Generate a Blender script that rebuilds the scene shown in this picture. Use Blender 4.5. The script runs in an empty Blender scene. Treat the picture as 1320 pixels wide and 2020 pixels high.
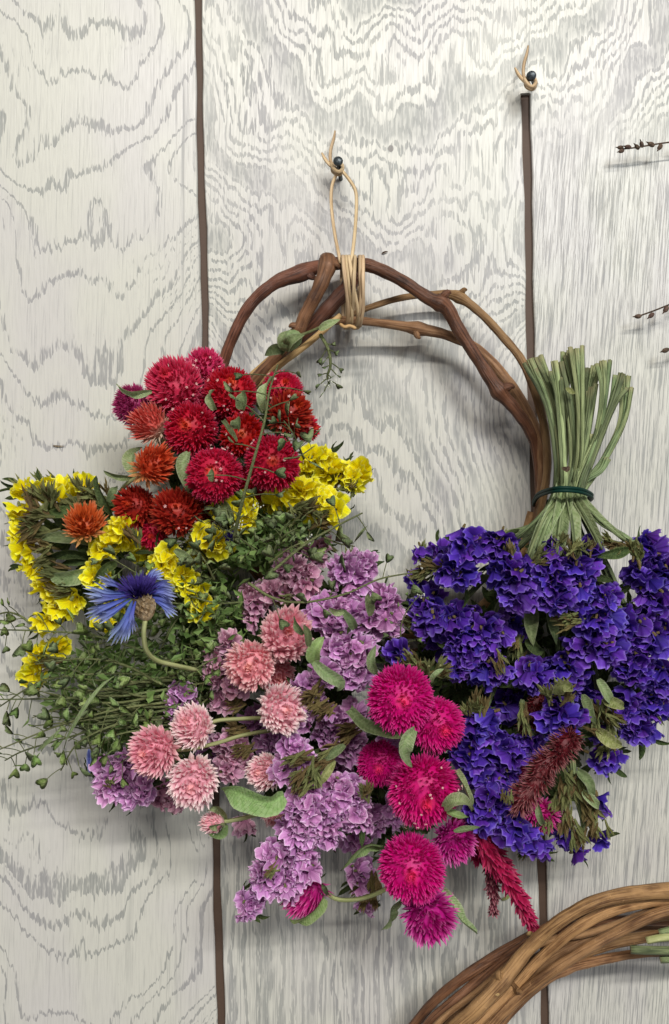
import bpy, math, random
import numpy as np
from mathutils import Vector, Matrix

random.seed(7)
rng = np.random.default_rng(11)
scene = bpy.context.scene

# ------------------------------------------------------------------ scale, camera, light
SC = 0.00025            # metres for one photograph pixel, on the wall plane
D = 0.40                # camera distance from the wall
CX, CY = 660.0, 1010.0

cam_data = bpy.data.cameras.new("camera")
cam = bpy.data.objects.new("camera", cam_data)
scene.collection.objects.link(cam)
cam.location = (0, -D, 0)
cam.rotation_euler = (math.radians(90), 0, 0)
cam_data.sensor_fit = 'VERTICAL'
cam_data.sensor_height = 24.0
cam_data.lens = 12.0 * D / (1010 * SC)
cam_data.clip_start = 0.01
cam_data.clip_end = 50
scene.camera = cam

world = bpy.data.worlds.new("World")
scene.world = world
world.use_nodes = True
world.node_tree.nodes["Background"].inputs[0].default_value = (0.98, 0.98, 1.0, 1)
world.node_tree.nodes["Background"].inputs[1].default_value = 0.24


def area(name, loc, aim, sx, sy, watts, col):
    l = bpy.data.lights.new(name, 'AREA')
    l.shape = 'RECTANGLE'
    l.size, l.size_y = sx, sy
    l.energy = watts
    l.color = col
    o = bpy.data.objects.new(name, l)
    scene.collection.objects.link(o)
    o.location = loc
    o.rotation_euler = (Vector(aim) - Vector(loc)).to_track_quat('-Z', 'Y').to_euler()
    return o


area("tube_lamp", (0.22, -2.15, 1.40), (0, 0, 0), 1.9, 0.09, 62.0, (1.0, 0.975, 0.93))
area("window_light", (0.51, -1.16, 0.55), (0.1, 0, 0.1), 0.30, 0.36, 6.0, (0.90, 0.95, 1.0))

scene.view_settings.view_transform = 'Standard'
scene.view_settings.look = 'None'
scene.view_settings.exposure = 0.0
scene.view_settings.gamma = 1.0
scene.render.engine = 'CYCLES'


# ------------------------------------------------------------------ small helpers
def relief(d):
    """the bunches are shallower than they are wide"""
    return d if d < 26 else 26 + (d - 26) * 0.72


def P(px, py, d=0.0):
    """photograph pixel, d millimetres in front of the wall -> world point"""
    d = relief(d)
    k = (D - d * 0.001) / D
    return np.array([(px - CX) * SC * k, -d * 0.001, (CY - py) * SC * k])


def S(px, d=0.0):
    return px * SC * (D - relief(d) * 0.001) / D


def unit(v):
    v = np.asarray(v, float)
    return v / (np.linalg.norm(v) + 1e-12)


def spline(pts, n):
    """Catmull-Rom through rows of any width"""
    p = np.asarray(pts, float)
    if len(p) == 2:
        u = np.linspace(0, 1, n)[:, None]
        return p[0] * (1 - u) + p[1] * u
    p = np.vstack([2 * p[0] - p[1], p, 2 * p[-1] - p[-2]])
    seg = len(p) - 3
    out = []
    for u in np.linspace(0, seg - 1e-6, n):
        i = int(u)
        f = u - i
        a, b, c, e = p[i], p[i + 1], p[i + 2], p[i + 3]
        out.append(0.5 * (2 * b + (c - a) * f + (2 * a - 5 * b + 4 * c - e) * f * f + (3 * b - a - 3 * c + e) * f ** 3))
    return np.array(out)


class MB:
    """collects geometry with two float attributes and a bark vector"""
    def __init__(self):
        self.v, self.f, self.t, self.c, self.b, self.m = [], [], [], [], [], []
        self.n = 0

    def add(self, v, f, t=None, c=None, b=None, mi=0):
        v = np.asarray(v, float)
        k = len(v)
        self.v.append(v)
        self.t.append(np.zeros(k) if t is None else np.broadcast_to(np.asarray(t, float), (k,)))
        self.c.append(np.zeros(k) if c is None else np.broadcast_to(np.asarray(c, float), (k,)))
        self.b.append(v * 400 if b is None else np.asarray(b, float))
        n = self.n
        self.f.extend([tuple(i + n for i in q) for q in f])
        self.m.extend([mi] * len(f))
        self.n += k
        return self

    def mesh(self, name, mats, origin=(0, 0, 0), smooth=True):
        me = bpy.data.meshes.new(name)
        V = np.vstack(self.v) - np.asarray(origin)
        me.from_pydata(V.tolist(), [], self.f)
        for nm, dat in (("t", self.t), ("c", self.c)):
            a = me.attributes.new(nm, 'FLOAT', 'POINT')
            a.data.foreach_set("value", np.concatenate(dat).astype(np.float32))
        a = me.attributes.new("bk", 'FLOAT_VECTOR', 'POINT')
        a.data.foreach_set("vector", np.vstack(self.b).astype(np.float32).ravel())
        for m in (mats if isinstance(mats, (list, tuple)) else [mats]):
            me.materials.append(m)
        if len(set(self.m)) > 1:
            me.polygons.foreach_set("material_index", self.m)
        me.polygons.foreach_set("use_smooth", [smooth] * len(me.polygons))
        me.update()
        return me

    # ---- shapes
    def tube(self, pts, rad, sides=8, n=None, cap=True, ridge=0.0, ridges=3, flat=1.0, wob=0.0, t=None, c=0.0, mi=0, blen=400.0):
        p = np.asarray(pts, float)
        r = np.broadcast_to(np.asarray(rad, float), (len(p),))
        q = spline(np.column_stack([p, r]), n or max(2, 4 * (len(p) - 1) + 1))
        p, r = q[:, :3], np.abs(q[:, 3])
        T = np.gradient(p, axis=0)
        T /= np.linalg.norm(T, axis=1)[:, None] + 1e-12
        up = np.array([0, -1.0, 0])
        A = np.cross(T, up)
        bad = np.linalg.norm(A, axis=1) < 1e-3
        A[bad] = (1, 0, 0)
        A /= np.linalg.norm(A, axis=1)[:, None]
        B = np.cross(A, T)
        L = np.concatenate([[0], np.cumsum(np.linalg.norm(np.diff(p, axis=0), axis=1))])
        th = np.linspace(0, 2 * math.pi, sides, endpoint=False)
        rows, bks, off = [], [], rng.random() * 50
        for i in range(len(p)):
            k = 1 + ridge * np.cos(ridges * th) + wob * (rng.random(sides) - 0.5)
            rows.append(p[i] + r[i] * (np.outer(np.cos(th) * k, A[i]) + flat * np.outer(np.sin(th) * k, B[i])))
            bks.append(np.column_stack([np.cos(th) + off, np.sin(th), np.full(sides, L[i] * blen)]))
        V = np.vstack(rows)
        F = []
        for i in range(len(p) - 1):
            for j in range(sides):
                a, b_ = i * sides + j, i * sides + (j + 1) % sides
                F.append((a, b_, b_ + sides, a + sides))
        if cap:
            F.append(tuple(range(sides))[::-1])
            F.append(tuple(range((len(p) - 1) * sides, len(p) * sides)))
        tt = np.repeat(np.linspace(0, 1, len(p)), sides) if t is None else t
        return self.add(V, F, tt, c, np.vstack(bks), mi)

    def ribbon(self, pts, width, n=9, fold=0.25, twist=0.0, roll=0.0, prof='leaf', wave=0.0, mi=0, c=0.0, curl=0.0):
        """leaf or strap along a path: five vertices across, folded at the midrib"""
        p = spline(pts, n)
        T = np.gradient(p, axis=0)
        T /= np.linalg.norm(T, axis=1)[:, None] + 1e-12
        u = np.linspace(0, 1, n)
        if prof == 'leaf':
            w = np.sin(np.pi * np.clip(u * 0.94 + 0.06, 0, 1) ** 0.8) ** 0.85
        elif prof == 'round':
            w = np.sin(np.pi * np.clip(u * 0.95 + 0.05, 0, 1) ** 0.9) ** 0.55
        elif prof == 'strap':
            w = 0.75 + 0.25 * np.sin(np.pi * u)
            w[-1] *= 0.6
        else:
            w = 1 - u * 0.95
        ph = rng.random() * 6
        width = width * 0.85
        wave = wave * 1.6
        V, t = [], []
        for i in range(n):
            A = np.cross(T[i], [0, -1.0, 0])
            A = unit(A) if np.linalg.norm(A) > 1e-3 else np.array([1.0, 0, 0])
            B = np.cross(A, T[i])
            an = roll + twist * u[i]
            A2, B2 = A * math.cos(an) + B * math.sin(an), B * math.cos(an) - A * math.sin(an)
            for s in (-1, -0.5, 0, 0.5, 1):
                hw = width * 0.5 * w[i]
                z = fold * abs(s) * hw * 2 - curl * s * s * hw
                z += wave * width * math.sin(ph + u[i] * 11 + s * 2) * abs(s)
                V.append(p[i] + A2 * s * hw + B2 * z)
                t.append(abs(s))
        F = [(i * 5 + j, i * 5 + j + 1, i * 5 + j + 6, i * 5 + j + 5) for i in range(n - 1) for j in range(4)]
        b = np.array([[(k % 5 - 2) * 0.9, ph, (k // 5) * 1.2] for k in range(n * 5)])
        return self.add(V, F, t, c, b, mi)

    def ball(self, c0, r, axis=(0, 0, 1), stretch=1.0, nu=10, nv=7, t=0.0, c=0.0, mi=0):
        ax = unit(axis)
        s = unit(np.cross(ax, [0.31, 0.9, 0.2]))
        q = np.cross(ax, s)
        V, cc = [], []
        for i in range(nv + 1):
            ph = math.pi * i / nv
            for j in range(nu):
                th = 2 * math.pi * j / nu
                V.append(np.asarray(c0) + r * (math.sin(ph) * (math.cos(th) * s + math.sin(th) * q) + stretch * math.cos(ph) * ax))
                cc.append(ph / math.pi if c is None else c)
        F = [(i * nu + j, i * nu + (j + 1) % nu, (i + 1) * nu + (j + 1) % nu, (i + 1) * nu + j) for i in range(nv) for j in range(nu)]
        return self.add(V, F, t, cc, None, mi)

    def bracts(self, base, dirn, side, L, w, cup, c, keel=0.45, mi=0):
        """many pointed bracts at once (arrays of n rows)"""
        n = len(base)
        L = np.broadcast_to(L, (n,))[:, None]
        w = np.broadcast_to(w, (n,))[:, None]
        m = np.cross(side, dirn)
        m /= np.linalg.norm(m, axis=1)[:, None] + 1e-12
        v = np.stack([base - side * w * .42, base + side * w * .42,
                      base + dirn * L * .55 - side * w * .55 + m * w * .1, base + dirn * L * .55 + side * w * .55 + m * w * .1,
                      base + dirn * L * .5 + m * w * keel * -1, base + dirn * L + m * cup * L], axis=1)
        F = []
        for i in range(n):
            o = i * 6
            F += [(o, o + 1, o + 4), (o, o + 4, o + 2), (o + 1, o + 3, o + 4), (o + 2, o + 4, o + 5), (o + 4, o + 3, o + 5)]
        t = np.tile([0, 0, .55, .55, .5, 1.0], n)
        return self.add(v.reshape(-1, 3), F, t, np.repeat(np.broadcast_to(c, (n,)), 6), None, mi)


def link(o, parent=None):
    scene.collection.objects.link(o)
    if parent is not None:
        o.parent = parent
    return o


def thing(name, origin, label, cat, group=None, kind=None):
    o = bpy.data.objects.new(name, None)
    o.empty_display_size = 0.005
    link(o)
    o.location = Vector(origin)
    o["label"] = label
    o["category"] = cat
    if group:
        o["group"] = group
    if kind:
        o["kind"] = kind
    return o


def part(name, mb, mats, parent, smooth=True, kind=None, label=None):
    org = np.zeros(3)
    q = parent
    while q is not None:
        org = org + np.array(q.location)
        q = q.parent
    me = mb.mesh(name, mats, org, smooth)
    o = link(bpy.data.objects.new(name, me), parent)
    if kind:
        o["kind"] = kind
    if label:
        o["label"] = label
    return o


def inst(name, me, M, parent):
    o = link(bpy.data.objects.new(name, me), parent)
    o.matrix_local = Matrix.Translation(-Vector(parent.location)) @ M
    return o


def frame(axis, roll, pos, scale):
    z = Vector(unit(axis))
    M = z.to_track_quat('Z', 'Y').to_matrix().to_4x4() @ Matrix.Rotation(roll, 4, 'Z')
    return Matrix.Translation(Vector(pos)) @ M @ Matrix.Scale(scale, 4)


# ------------------------------------------------------------------ node helper
class X:
    """a socket with arithmetic"""
    def __init__(self, nt, s):
        self.nt, self.s = nt, s

    def _m(self, op, *a):
        n = self.nt.nodes.new("ShaderNodeMath")
        n.operation = op
        for i, v in enumerate((self,) + a):
            if isinstance(v, X):
                self.nt.links.new(v.s, n.inputs[i])
            else:
                n.inputs[i].default_value = v
        return X(self.nt, n.outputs[0])

    def __add__(s, o): return s._m('ADD', o)
    def __sub__(s, o): return s._m('SUBTRACT', o)
    def __mul__(s, o): return s._m('MULTIPLY', o)
    def __truediv__(s, o): return s._m('DIVIDE', o)
    __radd__ = __add__
    __rmul__ = __mul__
    def __rsub__(s, o): return (s * -1.0) + o
    def abs(s): return s._m('ABSOLUTE')
    def fract(s): return s._m('FRACT')
    def pow(s, e): return s._m('POWER', e)
    def sin(s): return s._m('SINE')
    def max(s, o): return s._m('MAXIMUM', o)
    def min(s, o): return s._m('MINIMUM', o)

    def step(s, a, b, lo=0.0, hi=1.0):
        n = s.nt.nodes.new("ShaderNodeMapRange")
        n.interpolation_type = 'SMOOTHSTEP'
        s.nt.links.new(s.s, n.inputs[0])
        for k, v in zip((1, 2, 3, 4), (a, b, lo, hi)):
            n.inputs[k].default_value = v
        return X(s.nt, n.outputs[0])


def vec(nt, *a):
    n = nt.nodes.new("ShaderNodeCombineXYZ")
    for i, v in enumerate(a):
        if isinstance(v, X):
            nt.links.new(v.s, n.inputs[i])
        else:
            n.inputs[i].default_value = v
    return n.outputs[0]


def noise(nt, v, scale=1.0, detail=2.0, rough=0.5, dim='3D'):
    n = nt.nodes.new("ShaderNodeTexNoise")
    n.noise_dimensions = dim
    if dim == '1D':
        nt.links.new(v.s, n.inputs["W"])
    else:
        nt.links.new(v, n.inputs["Vector"])
    n.inputs["Scale"].default_value = scale
    n.inputs["Detail"].default_value = detail
    n.inputs["Roughness"].default_value = rough
    return X(nt, n.outputs[0])


def mixc(nt, fac, a, b, mode='MIX'):
    n = nt.nodes.new("ShaderNodeMix")
    n.data_type = 'RGBA'
    n.blend_type = mode
    for i, v in ((0, fac), (6, a), (7, b)):
        if isinstance(v, X):
            nt.links.new(v.s, n.inputs[i])
        elif isinstance(v, bpy.types.NodeSocket):
            nt.links.new(v, n.inputs[i])
        elif i == 0:
            n.inputs[i].default_value = v
        else:
            n.inputs[i].default_value = (*v, 1)
    return n.outputs[2]


def base_mat(name, rough=0.6, spec=0.3):
    m = bpy.data.materials.new(name)
    m.use_nodes = True
    nt = m.node_tree
    b = nt.nodes["Principled BSDF"]
    b.inputs["Roughness"].default_value = rough
    b.inputs["Specular IOR Level"].default_value = spec
    return m, nt, b


def attr(nt, name, vector=False):
    n = nt.nodes.new("ShaderNodeAttribute")
    n.attribute_name = name
    return n.outputs["Vector"] if vector else X(nt, n.outputs["Fac"])


def rand(nt):
    n = nt.nodes.new("ShaderNodeObjectInfo")
    return X(nt, n.outputs["Random"])


def hsv(nt, col, h=None, s=None, v=None):
    n = nt.nodes.new("ShaderNodeHueSaturation")
    nt.links.new(col, n.inputs["Color"])
    for k, x in (("Hue", h), ("Saturation", s), ("Value", v)):
        if isinstance(x, X):
            nt.links.new(x.s, n.inputs[k])
    return n.outputs[0]


def bump(nt, b, h, dist, strength=1.0):
    n = nt.nodes.new("ShaderNodeBump")
    n.inputs["Distance"].default_value = dist
    n.inputs["Strength"].default_value = strength
    nt.links.new(h.s, n.inputs["Height"])
    nt.links.new(n.outputs[0], b.inputs["Normal"])


def translucent(nt, b, col, k):
    tr = nt.nodes.new("ShaderNodeBsdfTranslucent")
    nt.links.new(col, tr.inputs[0])
    mx = nt.nodes.new("ShaderNodeMixShader")
    mx.inputs[0].default_value = k
    nt.links.new(b.outputs[0], mx.inputs[1])
    nt.links.new(tr.outputs[0], mx.inputs[2])
    nt.links.new(mx.outputs[0], nt.nodes["Material Output"].inputs[0])


def petal_mat(name, inner, edge, tip=None, hue=0.02, val=0.3, k=0.25, rough=0.55, veins=14.0):
    """papery petal: colour from throat (t=0) to edge (t=1), veins, each floret a little different"""
    m, nt, b = base_mat(name, rough, 0.25)
    t = attr(nt, "t")
    col = mixc(nt, t.step(0.1, 0.95), inner, edge)
    if tip:
        col = mixc(nt, t.step(0.84, 1.0) * 0.85, col, tip)
    bk = attr(nt, "bk", True)
    n1 = noise(nt, bk, veins, 2)
    r = rand(nt)
    col = hsv(nt, col, r * hue + (0.5 - hue / 2), n1 * 0.2 + 0.92, (r * 7.13).fract() * val + (1 - val * .6) + (n1 - 0.5) * 0.8)
    nt.links.new(col, b.inputs["Base Color"])
    bump(nt, b, n1, 0.0003, 0.6)
    translucent(nt, b, col, k)
    return m


def head_mat(name, centre, body, base, tip, tipk=0.8, hue=0.02, val=0.25, t0=0.6):
    """amaranth head: c runs from the middle of the head (0) to its stem end (1), t along each bract"""
    m, nt, b = base_mat(name, 0.5, 0.3)
    t, c = attr(nt, "t"), attr(nt, "c")
    col = mixc(nt, c.step(0.01, 0.13), centre, body)
    col = mixc(nt, c.step(0.52, 0.8), col, base)
    r = rand(nt)
    n1 = noise(nt, attr(nt, "bk", True), 9.0, 2)
    col = mixc(nt, t.step(t0, 1.05) * c.step(0.03, 0.25) * tipk, col, tip)
    col = hsv(nt, col, r * hue + (0.5 - hue / 2), None, n1 * 0.6 + 0.7)
    nt.links.new(col, b.inputs["Base Color"])
    translucent(nt, b, col, 0.22)
    return m


def leaf_mat(name, a, b2, edge=None, hue=0.03, k=0.2):
    m, nt, b = base_mat(name, 0.6, 0.25)
    bk = attr(nt, "bk", True)
    t = attr(nt, "t")
    n1 = noise(nt, bk, 1.3, 3)
    col = mixc(nt, n1.step(0.35, 0.65), a, b2)
    if edge:
        col = mixc(nt, t.step(0.75, 1.0) * 0.6, col, edge)
    col = mixc(nt, noise(nt, bk, 3.7, 3).step(0.60, 0.70) * 0.45, col, tuple(x * y for x, y in zip(a, (1.35, 0.85, 0.6))))
    col = mixc(nt, (1.0 - t.step(0.0, 0.3)) * 0.35, col, tuple(min(1, x * 1.8 + .02) for x in a))
    r = rand(nt)
    col = hsv(nt, col, r * hue + (0.5 - hue / 2), None, (r * 5.3).fract() * 0.45 + 0.75)
    nt.links.new(col, b.inputs["Base Color"])
    sp = nt.nodes.new("ShaderNodeSeparateXYZ")
    nt.links.new(bk, sp.inputs[0])
    vein = (X(nt, sp.outputs[2]) * 4.5 - X(nt, sp.outputs[0]).abs() * 2.6).sin().abs().step(0.0, 0.5)
    bump(nt, b, noise(nt, bk, 4.0, 3) + vein * 0.35, 0.0005, 0.9)
    translucent(nt, b, col, k)
    return m


def bark_mat(name, dark, light, rough=0.6, k=1.0, spec=0.3, var=0.3, end=None):
    m, nt, b = base_mat(name, rough, spec)
    bk = attr(nt, "bk", True)
    mp = nt.nodes.new("ShaderNodeMapping")
    mp.inputs["Scale"].default_value = (3.2, 3.2, 0.055)
    nt.links.new(bk, mp.inputs["Vector"])
    fine = noise(nt, mp.outputs[0], 1.6, 4, 0.65)
    mp2 = nt.nodes.new("ShaderNodeMapping")
    mp2.inputs["Scale"].default_value = (0.8, 0.8, 0.25)
    nt.links.new(bk, mp2.inputs["Vector"])
    big = noise(nt, mp2.outputs[0], 1.0, 2)
    f = fine * 0.65 + big * 0.5
    col = mixc(nt, f.step(0.38, 0.70), dark, light)
    col = mixc(nt, noise(nt, bk, 2.5, 2).step(0.66, 0.76) * 0.5, col, tuple(min(1, x * 1.5 + .03) for x in light))
    r = rand(nt)
    if end:
        t = attr(nt, "t")
        col = mixc(nt, t.step(0.0, 0.07, 0.6, 0.0) * fine.step(0.35, 0.6), col, end)
    col = hsv(nt, col, (r * 9.7).fract() * (0.05 if end else 0.012) + (0.46 if end else 0.494), None, r * var + (1 - var / 2))
    nt.links.new(col, b.inputs["Base Color"])
    bump(nt, b, fine, 0.0007 * k, 0.9)
    return m


# ------------------------------------------------------------------ materials
M = {}
M['purple'] = petal_mat("purple_petal", (0.036, 0.011, 0.17), (0.115, 0.042, 0.41), (0.26, 0.17, 0.60), hue=0.035, val=0.55)
M['lilac'] = petal_mat("lilac_petal", (0.38, 0.13, 0.34), (0.68, 0.33, 0.62), (0.86, 0.62, 0.82), hue=0.035, val=0.3)
M['dusty'] = petal_mat("dusty_pink_petal", (0.45, 0.18, 0.30), (0.72, 0.39, 0.52), (0.84, 0.60, 0.68), hue=0.03, val=0.3)
M['yellow'] = petal_mat("yellow_petal", (0.76, 0.58, 0.006), (0.94, 0.86, 0.025), (0.97, 0.93, 0.20), hue=0.015, val=0.16, k=0.3)
M['red'] = head_mat("crimson_bracts", (0.72, 0.09, 0.03), (0.50, 0.007, 0.022), (0.26, 0.01, 0.03), (0.74, 0.13, 0.25), 0.55)
M['rose'] = head_mat("rose_red_bracts", (0.58, 0.03, 0.07), (0.58, 0.025, 0.095), (0.40, 0.02, 0.08), (0.82, 0.24, 0.36), 0.8)
M['wine'] = head_mat("wine_bracts", (0.42, 0.03, 0.12), (0.40, 0.03, 0.12), (0.34, 0.04, 0.12), (0.68, 0.20, 0.34), 0.8)
M['orange'] = head_mat("orange_bracts", (0.50, 0.06, 0.01), (0.56, 0.075, 0.018), (0.66, 0.36, 0.13), (0.80, 0.30, 0.14), 0.75)
M['rust'] = head_mat("rust_red_bracts", (0.55, 0.05, 0.012), (0.36, 0.018, 0.010), (0.25, 0.03, 0.02), (0.66, 0.13, 0.06), 0.6)
M['salmon'] = head_mat("salmon_bracts", (0.55, 0.03, 0.03), (0.62, 0.10, 0.07), (0.66, 0.50, 0.36), (0.85, 0.45, 0.36), 0.8)
M['magenta'] = head_mat("magenta_bracts", (0.82, 0.035, 0.13), (0.60, 0.003, 0.155), (0.45, 0.005, 0.14), (0.87, 0.11, 0.38), 0.7, t0=0.5)
M['hotpink'] = head_mat("hot_pink_bracts", (0.60, 0.02, 0.22), (0.50, 0.010, 0.20), (0.45, 0.02, 0.2), (0.82, 0.20, 0.50), 0.8, t0=0.4)
M['pink'] = head_mat("pink_bracts", (0.86, 0.39, 0.36), (0.80, 0.32, 0.37), (0.68, 0.34, 0.32), (0.94, 0.72, 0.68), 0.85, t0=0.42)
M['palepink'] = head_mat("pale_pink_bracts", (0.88, 0.46, 0.44), (0.83, 0.41, 0.46), (0.76, 0.48, 0.44), (0.97, 0.88, 0.82), 1.0, t0=0.3)
M['plume'] = head_mat("celosia_bracts", (0.42, 0.008, 0.07), (0.40, 0.010, 0.075), (0.25, 0.006, 0.05), (0.62, 0.06, 0.20), 0.7)
M['maroon'] = head_mat("maroon_celosia_bracts", (0.15, 0.012, 0.025), (0.13, 0.010, 0.022), (0.10, 0.010, 0.018), (0.55, 0.24, 0.25), 0.9, t0=0.4)
M['star'] = petal_mat("tiny_white_floret", (0.80, 0.45, 0.40), (0.86, 0.60, 0.58), hue=0.01, val=0.1)
M['calyx'] = leaf_mat("dry_green_calyx", (0.22, 0.25, 0.07), (0.40, 0.41, 0.18), (0.46, 0.42, 0.22))
M['browncalyx'] = leaf_mat("brown_calyx", (0.20, 0.13, 0.045), (0.36, 0.28, 0.12), (0.42, 0.33, 0.18))
M['leaf'] = leaf_mat("grey_green_leaf", (0.14, 0.19, 0.075), (0.23, 0.28, 0.13), (0.33, 0.36, 0.22))
M['paleleaf'] = leaf_mat("pale_green_leaf", (0.24, 0.32, 0.13), (0.36, 0.42, 0.22), (0.44, 0.48, 0.30))
M['limeleaf'] = leaf_mat("light_green_leaf", (0.22, 0.35, 0.11), (0.30, 0.42, 0.17), (0.38, 0.48, 0.24))
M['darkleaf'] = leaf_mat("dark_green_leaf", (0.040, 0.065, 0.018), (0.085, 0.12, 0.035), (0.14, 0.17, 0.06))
M['tangle'] = leaf_mat("tangle_green", (0.08, 0.135, 0.03), (0.20, 0.29, 0.085), (0.32, 0.39, 0.17))
M['pod'] = leaf_mat("seed_pod_green", (0.16, 0.25, 0.055), (0.30, 0.39, 0.14), (0.48, 0.54, 0.30))
M['weed'] = leaf_mat("weed_stem_green", (0.14, 0.17, 0.06), (0.27, 0.29, 0.13))
M['stem'] = bark_mat("winged_green_stem", (0.030, 0.052, 0.018), (0.235, 0.30, 0.135), 0.55, 0.7, var=0.9, end=(0.34, 0.29, 0.15))
M['flowerstem'] = bark_mat("pale_flower_stem", (0.22, 0.25, 0.08), (0.42, 0.43, 0.20), 0.6, 0.4)
M['darkvine'] = bark_mat("dark_vine_bark", (0.026, 0.009, 0.005), (0.16, 0.062, 0.033), 0.42)
M['brownvine'] = bark_mat("brown_vine_bark", (0.050, 0.019, 0.008), (0.23, 0.11, 0.05), 0.45)
M['tanvine'] = bark_mat("tan_vine_bark", (0.13, 0.058, 0.020), (0.34, 0.19, 0.085), 0.5)
M['straw'] = bark_mat("straw_vine", (0.30, 0.17, 0.06), (0.55, 0.36, 0.16), 0.5, 0.5)
M['hoop'] = bark_mat("weathered_vine_bark", (0.12, 0.048, 0.018), (0.50, 0.27, 0.115), 0.5, 1.2, var=0.9)
M['raffia'] = bark_mat("raffia", (0.40, 0.26, 0.13), (0.66, 0.49, 0.29), 0.5, 0.4)
M['drybrown'] = leaf_mat("dry_brown_seed", (0.075, 0.045, 0.030), (0.16, 0.10, 0.07))
M['blueray'] = petal_mat("cornflower_ray", (0.11, 0.15, 0.52), (0.42, 0.49, 0.79), (0.74, 0.77, 0.88), hue=0.02, val=0.25)
M['bluedisc'] = petal_mat("cornflower_disc", (0.022, 0.012, 0.10), (0.055, 0.035, 0.23), (0.16, 0.12, 0.40), hue=0.01, val=0.2)
M['involucre'] = leaf_mat("cornflower_involucre", (0.30, 0.20, 0.11), (0.56, 0.44, 0.30), (0.66, 0.54, 0.40))
M['whitetiny'] = leaf_mat("tiny_white_bloom", (0.60, 0.62, 0.48), (0.78, 0.78, 0.70))
m, nt, b = base_mat("dark_nail_metal", 0.38, 0.5)
b.inputs["Metallic"].default_value = 0.6
n1 = noise(nt, attr(nt, "bk", True), 3.0, 3)
nt.links.new(mixc(nt, n1.step(0.3, 0.7), (0.03, 0.036, 0.04), (0.085, 0.10, 0.105)), b.inputs["Base Color"])
M['nail'] = m
m, nt, b = base_mat("green_coated_wire", 0.5, 0.12)
n1 = noise(nt, attr(nt, "bk", True), 2.0, 2)
nt.links.new(mixc(nt, n1, (0.002, 0.018, 0.013), (0.005, 0.036, 0.026)), b.inputs["Base Color"])
M['wire'] = m


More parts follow.
